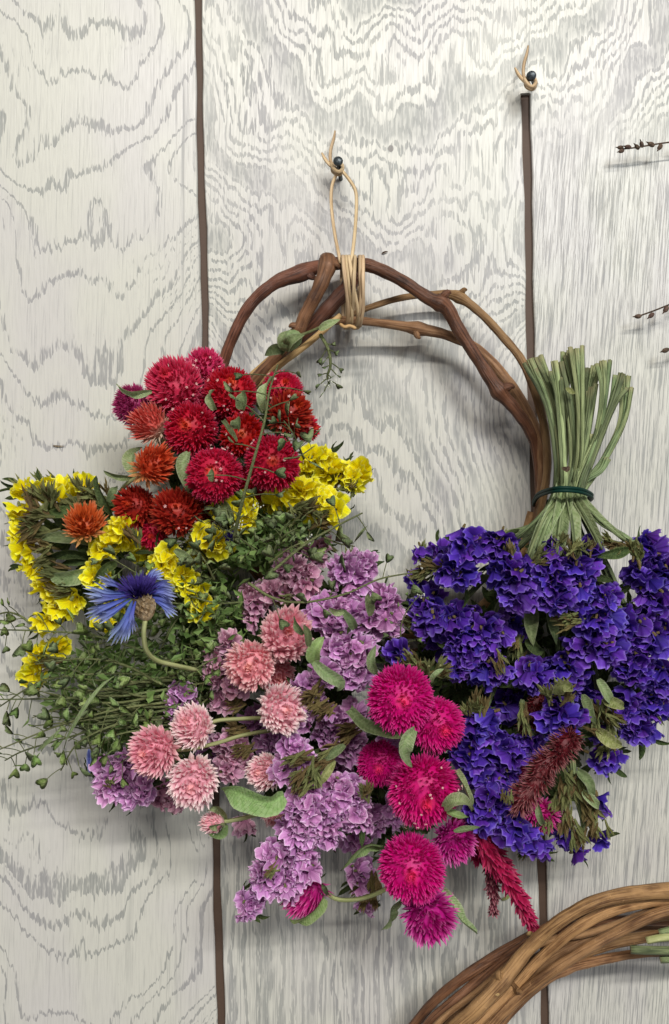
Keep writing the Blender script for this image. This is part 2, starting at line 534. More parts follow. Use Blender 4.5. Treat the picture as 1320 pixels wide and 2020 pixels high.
# ------------------------------------------------------------------ the wall
def wall_mat(name, which):
    m, nt, b = base_mat(name, 0.42, 0.35)
    tc = nt.nodes.new("ShaderNodeTexCoord")
    sp = nt.nodes.new("ShaderNodeSeparateXYZ")
    nt.links.new(tc.outputs["Object"], sp.inputs[0])
    u = X(nt, sp.outputs[0]) * (1 / SC / 100) + CX / 100
    v = X(nt, sp.outputs[2]) * (-1 / SC / 100) + CY / 100
    seed = {'a': 3.0, 'b': 17.0, 'c': 41.0}[which]
    teeth = noise(nt, vec(nt, u * 13.0, v * 1.1, seed), 1.0, 2, 0.6) - 0.5
    teeth2 = noise(nt, vec(nt, u * 20.0, v * 2.4, seed + 4), 1.0, 2, 0.6)
    big = noise(nt, vec(nt, u * 0.38, v * 0.22, seed), 1.0, 2, 0.45) - 0.5
    mid = noise(nt, vec(nt, u * 1.3, v * 0.55, seed + 9), 1.0, 2, 0.5) - 0.5
    fine = noise(nt, vec(nt, u * 30.0, v * 1.6, seed + 2), 1.0, 3, 0.6)
    hair = noise(nt, vec(nt, u * 26.0 + v * 0.9, v * 0.55, seed + 80), 1.0, 3, 0.7).step(0.55, 0.68)
    patch = noise(nt, vec(nt, u * 0.55, v * 0.4, seed + 60), 1.0, 2)
    if which == 'a':
        uc = u - 1.45 - (noise(nt, v * 0.35, 1.0, 1, 0.5, '1D') - 0.5) * 2.6
        hump = (uc.abs() * -1.0 + 1.0).max(0.0)
        f = v + uc * uc * 0.72 + hump * 0.75 + big * 3.4 + mid * 1.3 + teeth * 0.70
        ph = (f * 0.98 + noise(nt, f * 0.7, 1.0, 1, 0.5, '1D') * 1.3).fract()
        band = ph.step(0.66, 0.86) * ph.step(0.92, 0.985, 1.0, 0.0) * patch.step(0.30, 0.5, 0.5, 1.0)
        ph2 = (f * 2.5 + 0.35).fract()
        area2 = noise(nt, vec(nt, u * 0.25, v * 0.28, seed + 20), 1.0, 1).step(0.48, 0.60)
        band = band.max(ph2.step(0.5, 0.8) * ph2.step(0.9, 1.0, 1.0, 0.0) * area2 * 0.5)
        dash = teeth2.step(0.40, 0.50) * 0.62 + 0.38
        mask = (band * 0.60 + (teeth2 - 0.5) * 2.6 * (band * 0.8 + 0.2)).step(0.20, 0.52) * (fine * 0.8 + 0.38)
        mask = mask.max(noise(nt, vec(nt, u * 6.0, v * 0.18, seed + 33), 1.0, 3, 0.6).step(0.56, 0.72) * u.step(1.9, 3.2) * 0.7)
    else:
        up = v.step(4.5, 8.2)
        low = v.step(12.5, 15.5)
        uc = u - 7.0
        k = up * -1.15 + 0.22
        f = v + (u - 6.0) * (1.0 - up) * -0.55 + uc * uc * k + (big * 4.2) * (1.0 - low * 0.5) + mid * 2.4 + teeth * 0.46
        f = f * (1.0 - low) + (u * 3.0 + mid * 2.0) * low
        dens = up * -1.1 + 2.6
        ph = (f * dens).fract()
        band = ph.step(0.40, 0.70) * ph.step(0.86, 1.0, 1.0, 0.0)
        ph2 = (f * 0.36 + 0.2).fract()
        band2 = ph2.step(0.66, 0.76) * ph2.step(0.88, 1.0, 1.0, 0.0)
        dash = teeth2.step(0.43, 0.56) * 0.75 + 0.25
        mask = ((band * 0.50 + (teeth2 - 0.5) * 3.2 * (band * 0.7 + 0.3)).step(0.18, 0.46) * (fine * 0.8 + 0.42) * patch.step(0.32, 0.6, 0.55, 1.0)).max(band2 * (dash * 0.55 + 0.2) * patch.step(0.3, 0.5, 0.5, 1.0))
        mask = mask.max((noise(nt, vec(nt, u * 20.0, v * 0.42, seed + 30), 1.0, 3, 0.65).step(0.50, 0.64) * 0.75 + hair * 0.3) * low)
        g = noise(nt, vec(nt, u * 5.5 + v * 0.6, v * 0.30, seed), 1.0, 3, 0.65)
        g2 = noise(nt, vec(nt, u * 34.0 + v * 2.6, v * 0.85, seed + 7), 1.0, 3, 0.7)
        mc = g.step(0.46, 0.72) * 0.30 + g2.step(0.50, 0.60) * 0.75 + hair * 0.25
        w = u.step(10.15, 10.75) * v.step(1.5, 3.6)
        mask = mask * (1.0 - w) + mc * w
    mask = mask.max(hair * (0.36 if which == 'a' else 0.50))
    tint = noise(nt, vec(nt, u * 0.5, v * 0.3, seed + 50), 1.0, 2)
    cream = mixc(nt, tint.step(0.4, 0.65), (0.60, 0.585, 0.51), (0.58, 0.555, 0.515))
    cream = mixc(nt, fine.step(0.42, 0.66) * (0.24 if which == 'a' else 0.42), cream, (0.40, 0.39, 0.36))
    grey = mixc(nt, tint.step(0.42, 0.62), (0.265, 0.27, 0.25), (0.28, 0.272, 0.272))
    col = mixc(nt, mask, cream, grey)
    pits = noise(nt, vec(nt, u * 16.0, v * 4.0, seed + 70), 1.0, 2).step(0.72, 0.78) * 0.5
    col = mixc(nt, pits, col, (0.34, 0.33, 0.30))
    if which == 'b':      # an old filled nail hole
        hole = ((u - 7.71).pow(2.0) + ((v - 2.93) * 0.85).pow(2.0)).step(0.0025, 0.0040, 1.0, 0.0)
        col = mixc(nt, hole * 0.85, col, (0.16, 0.145, 0.13))
    nt.links.new(col, b.inputs["Base Color"])
    rr = (mask * 0.12 + fine * 0.16 + 0.25)
    nt.links.new(rr.s, b.inputs["Roughness"])
    bump(nt, b, fine * 0.6 - mask * 0.5, 0.00016, 0.8)
    return m


m, nt, b = base_mat("brown_groove", 0.6, 0.25)
tc = nt.nodes.new("ShaderNodeTexCoord")
n1 = noise(nt, tc.outputs["Object"], 90.0, 3)
n2 = noise(nt, tc.outputs["Object"], 900.0, 3)
nt.links.new(mixc(nt, n1 * 0.6 + n2 * 0.4, (0.065, 0.040, 0.028), (0.115, 0.074, 0.052)), b.inputs["Base Color"])
M['groove'] = m

wall = bpy.data.objects.new("wall", None)
link(wall)
wall["kind"] = 'structure'
wall["label"] = "white limed wood grain panelling with dark brown grooves between the planks"


def edge_x(x0, x1, y, j):      # groove edge in pixels at height y, a little uneven
    return x0 + (x1 - x0) * y / 2016.0 + 1.3 * math.sin(y * 0.013 + j) + 0.9 * math.sin(y * 0.041 + 2 * j)


ys = list(range(-700, 2801, 50))


def plank(name, left, right, mat, thick=4.0):
    """left, right: functions of pixel height -> pixel x; front face at the wall plane, small eased edges"""
    mb = MB()
    V, F = [], []
    for y in ys:
        l, r = left(y), right(y)
        el = 0.02 if (left is gR1 and y <= 184) else 1.0
        er = 0.02 if (right is gR0 and y <= 184) else 1.0
        for x, dd in ((l, -thick), (l, -0.5 * el), (l + 2.0 * el + .01, 0.0), (r - 2.0 * er - .01, 0.0), (r, -0.5 * er), (r, -thick)):
            V.append(np.array([(x - CX) * SC, -dd * 0.001, (CY - y) * SC]))
    for i in range(len(ys) - 1):
        for j in range(5):
            F.append((i * 6 + j, (i + 1) * 6 + j, (i + 1) * 6 + j + 1, i * 6 + j + 1))
    mb.add(V, F)
    return part("plank", mb, mat, wall, smooth=False)


wa, wb = wall_mat("limed_plank_open_grain", 'a'), wall_mat("limed_plank_wavy_grain", 'b')
wc = wb
gL0 = lambda y: edge_x(382.5, 427, y, 0.3)
gL1 = lambda y: edge_x(396.5, 443, y, 1.1)
JOIN = 1038.0
gR0 = lambda y: edge_x(1025.5, 1068, y, 2.2) if y > 160 else JOIN + y * 0.022
gR1 = lambda y: edge_x(1042.0, 1085, y, 3.4) if y > 160 else JOIN + y * 0.022 + 0.12
ys = sorted(set(ys) | {160, 183, 184, 186})
_g0, _g1 = gR0, gR1
gR0 = lambda y: JOIN + y * 0.022 if y <= 183 else _g0(y)
gR1 = lambda y: JOIN + y * 0.022 + 0.12 if y <= 183 else _g1(y)
plank("plank", lambda y: edge_x(-1000, -955, y, 5), lambda y: edge_x(-265, -220, y, 6), wc)
plank("plank", lambda y: edge_x(-250, -205, y, 7), gL0, wa)
plank("plank", gL1, gR0, wb)
plank("plank", gR1, lambda y: edge_x(1680, 1722, y, 8), wc)
plank("plank", lambda y: edge_x(1696, 1738, y, 9), lambda y: edge_x(2330, 2375, y, 4), wa)
mb = MB()
mb.add([P(-1100, -750, -2.2), P(2500, -750, -2.2), P(2500, 2850, -2.2), P(-1100, 2850, -2.2),
        P(-1100, -750, -8), P(2500, -750, -8), P(2500, 2850, -8), P(-1100, 2850, -8)],
       [(0, 3, 2, 1), (4, 5, 6, 7), (0, 1, 5, 4), (1, 2, 6, 5), (2, 3, 7, 6), (3, 0, 4, 7)])
part("groove_backing", mb, M['groove'], wall, smooth=False)


# ------------------------------------------------------------------ hoop of vine canes
def pts3(rows):
    return [P(*r) for r in rows]


def cane(parent, rows, rad, mat, nodes=(), name="vine_cane", sides=14, label=None, cut=True):
    """rows: (px, py, d); rad: pixel radius per row; nodes: (px, py, strength) knuckles"""
    p = np.array(pts3(rows))
    r = np.array([S(x, q[2]) for x, q in zip(np.broadcast_to(rad, (len(rows),)), rows)]) * 0.93
    n = 10 * (len(rows) - 1) + 1
    q = spline(np.column_stack([p, r]), n)
    for (nx, ny, k) in nodes:
        for i in range(n):
            px = CX + q[i, 0] / SC / ((D + q[i, 1]) / D)
            py = CY - q[i, 2] / SC / ((D + q[i, 1]) / D)
            dd = math.hypot(px - nx, py - ny)
            q[i, 3] *= 1 + k * math.exp(-(dd / 13.0) ** 2)
    q[:, 3] *= 1 + 0.03 * np.sin(np.arange(n) * 0.9 + rng.random() * 6)
    mb = MB()
    mb.tube(q[:, :3], q[:, 3], sides=sides, n=n, wob=0.045)
    for (nx, ny, k) in nodes:      # a broken bud on each knuckle
        i = min(range(n), key=lambda i: math.hypot(CX + q[i, 0] / SC / ((D + q[i, 1]) / D) - nx, CY - q[i, 2] / SC / ((D + q[i, 1]) / D) - ny))
        tv = unit(q[min(i + 1, n - 1), :3] - q[max(i - 1, 0), :3])
        s = unit(np.cross(tv, [0, -1, 0])) * random.choice([-1, 1]) + np.array([0, -0.5, 0])
        c0 = q[i, :3]
        mb.tube([c0 + s * q[i, 3] * 0.5, c0 + s * q[i, 3] * 1.15 + tv * q[i, 3] * 0.3, c0 + s * q[i, 3] * 1.35 + tv * q[i, 3] * 0.7],
                [q[i, 3] * 0.6, q[i, 3] * 0.4, q[i, 3] * 0.12], sides=7, wob=0.25)
    return part(name, mb, mat, parent, label=label)


wreath = thing("vine_wreath", P(755, 800, 12), "hoop of dark and tan grapevine canes hanging under the centre nail", "wreath")
cane(wreath, [(425, 800, 14), (440, 722, 15), (458, 668, 17), (492, 604, 18), (540, 560, 18), (590, 540, 17), (640, 522, 14), (690, 515, 12)],
     [12, 12, 12, 13, 14, 18, 12, 12], M['darkvine'], [(608, 545, 0.25)])
cane(wreath, [(646, 508, 26), (645, 528, 29), (628, 572, 30), (603, 620, 28), (587, 655, 26), (556, 695, 22), (515, 738, 20), (450, 800, 16)],
     [16, 18, 15, 14, 13, 14, 14, 14], M['brownvine'], [(645, 520, 0.12), (592, 648, 0.1)])
cane(wreath, [(700, 512, 20), (690, 560, 20), (655, 600, 21), (620, 638, 20), (560, 700, 16), (500, 760, 14)],
     [17, 17, 17, 16, 13, 12], M['darkvine'], [(690, 545, 0.12)])
cane(wreath, [(640, 524, 18), (690, 520, 23), (735, 526, 24), (790, 552, 25), (845, 588, 26), (880, 606, 26), (905, 650, 25), (945, 712, 24), (982, 768, 23), (1015, 806, 22), (1045, 850, 20), (1060, 900, 18), (1066, 1010, 16), (1062, 1120, 15)],
     [10, 13, 14, 13, 14, 15, 14, 13, 15, 13, 12, 11, 10, 10], M['darkvine'], [(868, 600, 0.28), (986, 771, 0.3)])
cane(wreath, [(575, 655, 18), (630, 636, 19), (690, 632, 18), (755, 638, 16), (822, 648, 15), (885, 662, 15), (945, 692, 16), (998, 748, 17), (1040, 812, 18), (1063, 870, 19), (1070, 940, 19), (1062, 1010, 18), (1055, 1120, 15)],
     [7, 9, 9, 9, 12, 11, 11, 12, 12, 12, 11, 10, 9], M['tanvine'], [(825, 648, 0.35)])
cane(wreath, [(690, 622, 12), (730, 606, 12), (790, 588, 12), (850, 581, 12), (900, 584, 13), (945, 615, 15), (990, 662, 18), (1030, 712, 20), (1058, 780, 22), (1075, 850, 24), (1079, 930, 24), (1066, 1010, 22), (1050, 1120, 16)],
     [6, 6.5, 7, 7.5, 10, 9, 9, 9, 9.5, 9, 9, 9, 8], M['tanvine'], [(905, 587, 0.35)])
cane(wreath, [(672, 622, 27), (640, 650, 28), (600, 684, 27), (555, 718, 24), (500, 765, 18)], [6, 7, 7, 7, 6], M['straw'])
cane(wreath, [(600, 655, 14), (540, 705, 13), (498, 742, 12), (440, 800, 12)], [9, 9, 9, 8], M['straw'])
# lower half of the hoop, behind the flowers
cane(wreath, [(435, 760, 13), (425, 860, 13), (440, 980, 13), (500, 1120, 13), (610, 1230, 13), (750, 1290, 13), (890, 1270, 13), (1000, 1180, 13), (1058, 1080, 14), (1066, 980, 15)],
     [12] * 10, M['brownvine'])
cane(wreath, [(500, 760, 10), (455, 850, 10), (465, 960, 11), (530, 1090, 12), (640, 1200, 12), (760, 1250, 12), (900, 1230, 11), (1010, 1130, 12), (1050, 1010, 14)],
     [10] * 9, M['tanvine'])

# raffia: hanging loop, wraps, nail knot
raffia = thing("raffia_tie", P(690, 560, 30), "straw raffia wrapped round the wreath top and looped up to the nail", "raffia tie")
mb = MB()
rl = S(3.3, 15)
mb.tube(pts3([(672, 520, 34), (668, 502, 32), (659, 455, 22), (653, 400, 16), (655, 365, 14), (666, 338, 15)]), rl, sides=6, ridge=.15)
part("hanging_loop", mb, M['raffia'], raffia)
mb = MB()
mb.tube(pts3([(692, 525, 34), (695, 500, 32), (700, 455, 22), (703, 400, 15), (700, 374, 14), (688, 354, 14), (675, 338, 15)]), rl * 1.05, sides=6, ridge=.15)
part("hanging_loop", mb, M['raffia'], raffia)
for k, (x0, x1, x2) in enumerate([(682, 690, 694), (688, 700, 708), (700, 698, 690), (710, 712, 704), (716, 717, 712), (676, 684, 686)]):
    mb = MB()
    w = S(3.6, 30)
    front = [(x0, 504, 22), (x0 + 1, 509, 38 + k % 2), ((x0 + x1) / 2, 540, 43 + k % 3), (x1, 575, 40 + (k % 3) * 1.5), ((x1 + x2) / 2 + 2, 610, 34 + k % 2), (x2, 636, 27), (x2 - 2, 645, 20), (x2 - 8, 640, 8), (x0 - 2, 560, 7), (x0 - 2, 510, 9), (x0, 504, 22)]
    mb.tube(pts3(front), [w, w, w * 1.15, w * 0.9, w * 1.1, w, w, w, w, w, w], sides=6, flat=0.55, ridge=.12)
    part("wrap", mb, M['raffia'], raffia)
mb = MB()
mb.tube(pts3([(672, 640, 27), (680, 645, 30), (690, 643, 29), (702, 648, 28)]), w, sides=6)
part("knot", mb, M['straw'], raffia)


def nail_set(bx, by, hx, hy, d, lab_nail, lab_knot):
    t = thing("nail", P(bx, by, 0), lab_nail, "nail")
    mb = MB()
    h = P(hx, hy, d)
    bse = P(bx, by, -2)
    ax = unit(h - bse)
    mb.tube([bse, bse * 0.5 + h * 0.5, h], [S(4.2, 5)] * 3, sides=10)
    part("shank", mb, M['nail'], t)
    mb = MB()
    mb.ball(h, S(10, d), ax, 0.55, 14, 8)
    part("head", mb, M['nail'], t)
    if lab_knot:
        k = thing("raffia_knot", P(hx, hy + 15, 10), lab_knot, "raffia knot")
        p = k
    else:
        p = raffia
    c = lambda x, y, z: P(hx + x, hy + y, z)
    w = S(3.4, 12)
    mb = MB()
    mb.tube([c(-14, 6, 12), c(-6, 18, 16), c(3, 21, 17), c(9, 13, 12), c(4, 4, 8), c(-8, 8, 9), c(-10, 20, 11), c(2, 26, 13), c(8, 20, 10)], w * 1.2, sides=6, n=40)
    part("knot", mb, M['raffia'], p)
    mb = MB()
    mb.tube([c(-4, 16, 13), c(-15, 0, 11), c(-15, -22, 8), c(-9, -44, 6), c(-6, -60, 5)], [w * .95, w, w, w * .9, w * .5], sides=6, ridge=.15)
    part("tail", mb, M['raffia'], p)
    mb = MB()
    mb.tube([c(-2, 20, 13), c(-16, 8, 12), c(-26, -4, 11), c(-32, -16, 10)], [w, w, w, w * .6], sides=6, ridge=.15)
    part("tail", mb, M['raffia'], p)


nail_set(673, 357, 667, 318, 17, "dark nail holding the hanging loop of the vine wreath", None)
nail_set(1056, 172, 1048, 150, 14, "dark nail at the top end of the short brown groove", "straw raffia knotted round the nail above the short brown groove")


# ------------------------------------------------------------------ globe amaranth heads
def path_mm(rows):
    return [P(*r) for r in rows]


def amaranth(px, py, R, d, axis, mat, label, group, n=230, L=0.40, w=0.15, lean=0.55, st=0.95, stars=0, stem=None, leaves=(), th=2.55, cup=-0.06, kind_name="globe_amaranth"):
    """axis: (right, up, towards the viewer)"""
    ax = unit([axis[0], -axis[2], axis[1]])
    r = S(R, d)
    c0 = P(px, py, d)
    o = thing(kind_name, c0, label, "flower", group)
    mb = MB()
    st = st * rng.uniform(.82, 1.12)
    s0 = unit(np.cross(ax, [0.2, 0.37, 0.9]))
    q0 = np.cross(ax, s0)
    rc = r * (1 - L * 0.72)
    mb.ball(c0, rc * 0.97, ax, st, 16, 10, t=0.0, c=None)
    i = np.arange(n) + 0.5
    cth = 1 - (1 - math.cos(th)) * i / n
    tht = np.clip(np.arccos(cth) + rng.normal(0, 0.09, n), 0.01, 3.1)
    phi = i * 2.399963 + rng.normal(0, 0.10 if n < 300 else 0.35, n)
    rad = np.cos(phi)[:, None] * s0 + np.sin(phi)[:, None] * q0
    nrm = np.sin(tht)[:, None] * rad + np.cos(tht)[:, None] * ax
    base = c0 + rc * (np.sin(tht)[:, None] * rad + st * np.cos(tht)[:, None] * ax) * 0.93
    side = np.cross(ax, rad)
    side = side / (np.linalg.norm(side, axis=1)[:, None] + 1e-9)
    dirn = nrm + lean * ax * np.sin(tht)[:, None] + rng.normal(0, 0.15, (n, 3))
    dirn /= np.linalg.norm(dirn, axis=1)[:, None]
    f1, f2 = rng.random(2) * 6.28
    lump = 1 + .13 * np.sin(phi + f1) * np.sin(tht) + .09 * np.sin(2 * phi + f2) * np.sin(tht)
    LL = lump * r * L * rng.uniform(0.72, 1.22, n) * np.where(tht < 0.45, 0.75, 1.0)
    ww = r * w * rng.uniform(0.8, 1.2, n)
    mb.bracts(base, dirn, side, LL, ww, cup, np.clip(tht / math.pi, 0, 1))
    part("flower_head", mb, M[mat], o, smooth=False)
    if stars:
        sb = MB()
        for k in range(stars):
            j = rng.integers(8, int(n * 0.62))
            p0 = base[j] + dirn[j] * LL[j] * 1.02
            a = dirn[j]
            u1 = unit(np.cross(a, [0.3, 0.5, 0.8]))
            u2 = np.cross(a, u1)
            an = np.arange(5) * 2 * math.pi / 5 + rng.random() * 3
            dd = np.cos(an)[:, None] * u1 + np.sin(an)[:, None] * u2 + 0.35 * a
            sd = np.cross(np.broadcast_to(a, dd.shape), dd)
            sd /= np.linalg.norm(sd, axis=1)[:, None]
            sb.bracts(np.repeat(p0[None], 5, 0), dd, sd, S(3.7, d) * rng.uniform(.6, 1.1), S(1.7, d), 0.05, 0.2)
        part("white_florets", sb, M['star'], o, smooth=False, kind='stuff')
    bp = c0 - ax * rc * st * 0.95
    if stem:
        mb = MB()
        mb.tube([bp + ax * r * .1] + path_mm(stem), S(4.2, d), sides=8, ridge=.12)
        part("stem", mb, M['flowerstem'], o)
    for (rows, wd, prof, lm, tw, rl_, fo) in leaves:
        mb = MB()
        mb.ribbon(path_mm(rows), S(wd, rows[0][2]), n=12, fold=fo, twist=tw, roll=rl_, prof=prof, wave=0.05)
        part("leaf", mb, M[lm], o)
    return o


G = "globe amaranth flowers wired on the wreath"
F0 = (0, 0, 1)
# (px, py, R, d, axis, material, label, options)
RED = dict(n=640, L=0.33, w=0.085, lean=0.50, stars=8)
amaranth(405, 727, 42, 40, (.1, .7, .7), 'rose', "rose pink amaranth at the peak of the red bunch beside the dark cane", G, **RED)
amaranth(345, 765, 61, 52, (-.3, .5, .8), 'rose', "large rose red amaranth below the peak of the red bunch", G, **RED)
amaranth(264, 800, 42, 44, (-.8, .1, .5), 'wine', "wine purple amaranth with a curled green leaf across its top", G, **RED,
         leaves=[([(300, 772, 70), (270, 776, 66), (245, 768, 60), (230, 757, 56)], 20, 'leaf', 'paleleaf', 1.2, .3, .4)])
amaranth(425, 795, 44, 46, (0, .2, 1), 'red', "deep crimson amaranth wedged between the rose red head and the red head", G, **RED)
amaranth(300, 838, 44, 60, (-.72, .62, .32), 'salmon', "salmon amaranth turned sideways with a white woolly base", G, n=190, L=0.55, w=.13, lean=.9, st=1.15, th=2.7,
         stem=[(330, 882, 50), (350, 915, 40), (372, 950, 25)])
amaranth(376, 846, 55, 64, (-.1, .1, 1), 'red', "crimson amaranth right beside the salmon head, white specked", G, **RED)
amaranth(457, 775, 54, 55, (.1, .4, .9), 'red', "red amaranth with a folded green leaf lying across its middle", G, **RED,
         leaves=[([(478, 808, 84), (482, 790, 87), (480, 768, 84)], 30, 'leaf', 'leaf', .4, .2, .5)])
amaranth(478, 860, 46, 62, (.1, .1, 1), 'red', "red amaranth under small grey green leaves in the middle of the red bunch", G, n=330, L=0.36, w=0.12, lean=.6, stars=6,
         leaves=[([(424, 808, 84), (420, 795, 86), (416, 780, 84), (424, 768, 80)], 22, 'leaf', 'paleleaf', 1.5, 0, .5),
                 ([(440, 830, 85), (452, 850, 87), (466, 872, 86)], 14, 'strap', 'leaf', .6, .3, .5),
                 ([(468, 846, 86), (470, 836, 88), (472, 822, 84)], 26, 'leaf', 'leaf', .4, .2, .5)])
amaranth(422, 936, 57, 80, (.02, .08, 1), 'red', "crimson amaranth facing out with an orange centre and a tiny leaf on it", G, n=760, L=0.27, w=0.075, lean=.45, stars=9,
         leaves=[([(372, 892, 78), (360, 918, 82), (366, 950, 80), (372, 975, 76)], 30, 'leaf', 'paleleaf', 1.0, -.2, .4),
                 ([(418, 950, 104), (420, 938, 104), (418, 922, 102)], 17, 'leaf', 'leaf', .3, .2, .5)])
amaranth(538, 912, 57, 72, (.1, .0, 1), 'red', "crimson amaranth with an orange centre beside the yellow statice", G, n=700, L=0.29, w=0.08, lean=.45, stars=8)
amaranth(556, 770, 42, 44, (.3, .5, .8), 'red', "red amaranth tucked under the crossing vine canes", G, **RED)
amaranth(572, 815, 46, 56, (.5, .4, .7), 'rust', "orange red amaranth half hidden by grey green pods", G, n=240, L=0.48, w=.12, lean=.7, stars=5)
amaranth(602, 846, 30, 38, (.8, .1, .5), 'red', "small crimson amaranth at the bare wall edge above the yellow statice", G, n=200, L=.4, w=.14, lean=.5, stars=6)
amaranth(302, 920, 45, 70, (.62, .42, .5), 'orange', "bright orange amaranth turned sideways with a straw yellow base", G, n=190, L=0.55, w=.14, lean=1.0, st=1.15, th=2.75,
         stem=[(250, 955, 60), (225, 990, 40)],
         leaves=[([(262, 942, 62), (240, 940, 64), (218, 934, 64), (204, 928, 62)], 16, 'leaf', 'leaf', .3, .4, .5),
                 ([(268, 935, 56), (258, 915, 54), (262, 895, 52), (280, 882, 52)], 34, 'leaf', 'paleleaf', .3, .2, .3)])
amaranth(268, 1000, 45, 56, (-.3, .2, .9), 'rust', "dark rust red amaranth under the bright orange head", G, n=280, L=0.42, w=.12, lean=.6)
amaranth(350, 1012, 52, 66, (.1, .4, .85), 'rust', "rust red amaranth with orange centre resting on the yellow statice", G, n=280, L=0.45, w=.12, lean=.75, stars=5)
amaranth(302, 1052, 33, 54, (0, -.3, 1), 'red', "small deep red amaranth at the foot of the red bunch", G, n=220, L=0.4, w=.13, lean=.5)
amaranth(168, 1036, 44, 66, (.05, .75, .6), 'orange', "lone orange amaranth lying among the yellow statice leaves", G, n=200, L=0.55, w=.14, lean=.95, st=.85, th=2.3)
amaranth(500, 950, 38, 50, (0, 0, 1), 'red', "shaded crimson amaranth deep between the two orange centred heads", G, n=240, L=.4, w=.13, lean=.5)
amaranth(400, 1000, 34, 48, (0, -.2, 1), 'rust', "shaded rust amaranth beneath the leaf touched crimson head", G, n=220, L=.4, w=.13, lean=.5)

PK = dict(n=230, L=0.46, w=0.17, lean=0.9, cup=-.10)
amaranth(566, 1253, 57, 78, (.15, .35, .9), 'pink', "pink amaranth topmost of the pink heads, below the dusty statice", G, **PK,
         leaves=[([(600, 1250, 100), (590, 1235, 104), (580, 1215, 100)], 20, 'leaf', 'leaf', .4, .4, .5),
                 ([(608, 1275, 96), (607, 1250, 98), (600, 1232, 95)], 18, 'leaf', 'leaf', .4, -.3, .5)])
amaranth(545, 1330, 40, 54, (.2, -.2, .9), 'pink', "shaded pink amaranth under the topmost pink head", G, **PK)
amaranth(496, 1312, 53, 82, (-.05, .1, 1), 'pink', "full round pink amaranth next to the frilled dusty statice", G, **PK)
amaranth(556, 1400, 53, 78, (.35, .15, .9), 'palepink', "pale pink amaranth against the violet statice", G, **PK)
amaranth(382, 1432, 47, 76, (-.45, .5, .75), 'palepink', "pale pink amaranth with a flat green stem running off it", G, **PK,
         stem=[(425, 1422, 72), (470, 1418, 66), (540, 1415, 50)])
amaranth(304, 1482, 54, 84, (-.35, .1, .9), 'pink', "pink amaranth beside the dark green weed tangle", G, **PK,
         stem=[(370, 1478, 78), (430, 1465, 74), (480, 1450, 64), (540, 1440, 44)])
amaranth(382, 1540, 55, 84, (0, -.1, 1), 'palepink', "pink amaranth with white tipped skirt hanging lowest on the pale side", G, **PK)
amaranth(524, 1520, 40, 62, (-.5, .1, .8), 'palepink', "pale pink amaranth half covered by violet statice above the round leaf", G, **PK,
         leaves=[([(560, 1570, 84), (530, 1585, 90), (490, 1575, 92), (462, 1562, 90), (436, 1556, 86)], 60, 'round', 'limeleaf', .25, .1, .25)])
amaranth(540, 1604, 27, 52, (.2, -.6, .7), 'palepink', "small faded pink amaranth peeping out below the round leaf", G, n=120, L=.46, w=.2, lean=.9)
amaranth(424, 1622, 27, 76, (-.85, .1, .45), 'palepink', "small pink amaranth bud in a green cup on a pale stem", G, n=100, L=.55, w=.2, lean=1.2, st=1.1, th=2.1,
         stem=[(465, 1617, 72), (500, 1609, 66), (540, 1600, 46)],
         leaves=[([(446, 1622, 70), (440, 1600, 76), (424, 1592, 84), (408, 1600, 84)], 24, 'leaf', 'paleleaf', .2, .2, .4),
                 ([(446, 1625, 70), (432, 1642, 78), (412, 1646, 82)], 26, 'leaf', 'limeleaf', .2, .2, .4),
                 ([(440, 1622, 80), (428, 1628, 94), (412, 1632, 92)], 24, 'leaf', 'paleleaf', .2, .2, .4)])
MG = dict(n=950, L=0.30, w=0.065, lean=0.6)
amaranth(792, 1380, 70, 92, (.0, .15, 1), 'magenta', "big magenta amaranth topmost of the magenta heads", G, **MG)
amaranth(860, 1428, 57, 80, (.3, -.1, .9), 'magenta', "magenta amaranth overlapped by the topmost one, beside the purple statice", G, **MG)
amaranth(748, 1505, 47, 60, (-.1, -.1, 1), 'magenta', "shaded magenta amaranth beneath the twisted grey green leaf", G, **MG)
amaranth(836, 1560, 74, 90, (.05, -.2, 1), 'magenta', "largest magenta amaranth dotted with tiny white star florets", G, **MG, stars=24,
         leaves=[([(690, 1400, 74), (718, 1430, 82), (760, 1448, 92), (792, 1455, 102)], 28, 'strap', 'leaf', .8, .2, .4),
                 ([(818, 1440, 110), (802, 1458, 118), (795, 1480, 118), (800, 1500, 114), (812, 1514, 108)], 34, 'leaf', 'paleleaf', 1.7, -.4, .4),
                 ([(900, 1520, 92), (912, 1545, 98), (924, 1575, 98), (930, 1596, 94)], 18, 'strap', 'paleleaf', .9, .5, .5),
                 ([(876, 1592, 106), (896, 1580, 112), (918, 1584, 110), (930, 1600, 100)], 30, 'round', 'paleleaf', 1.3, .2, .4),
                 ([(882, 1600, 106), (900, 1608, 108), (925, 1612, 100)], 18, 'leaf', 'limeleaf', .5, .5, .4)])
amaranth(895, 1658, 46, 66, (.35, -.4, .8), 'hotpink', "pink tipped magenta amaranth tucked beside the largest one", G, n=280, L=.44, w=.12, lean=.6,
         leaves=[([(895, 1640, 96), (920, 1636, 94), (948, 1632, 86)], 14, 'leaf', 'leaf', .5, .5, .5)])
amaranth(810, 1712, 68, 94, (-.05, .1, 1), 'magenta', "magenta amaranth below the largest one, with a green leaf to its side", G, **MG,
         leaves=[([(752, 1668, 78), (728, 1664, 84), (700, 1682, 86), (672, 1718, 82)], 30, 'leaf', 'limeleaf', 1.0, .3, .5)])
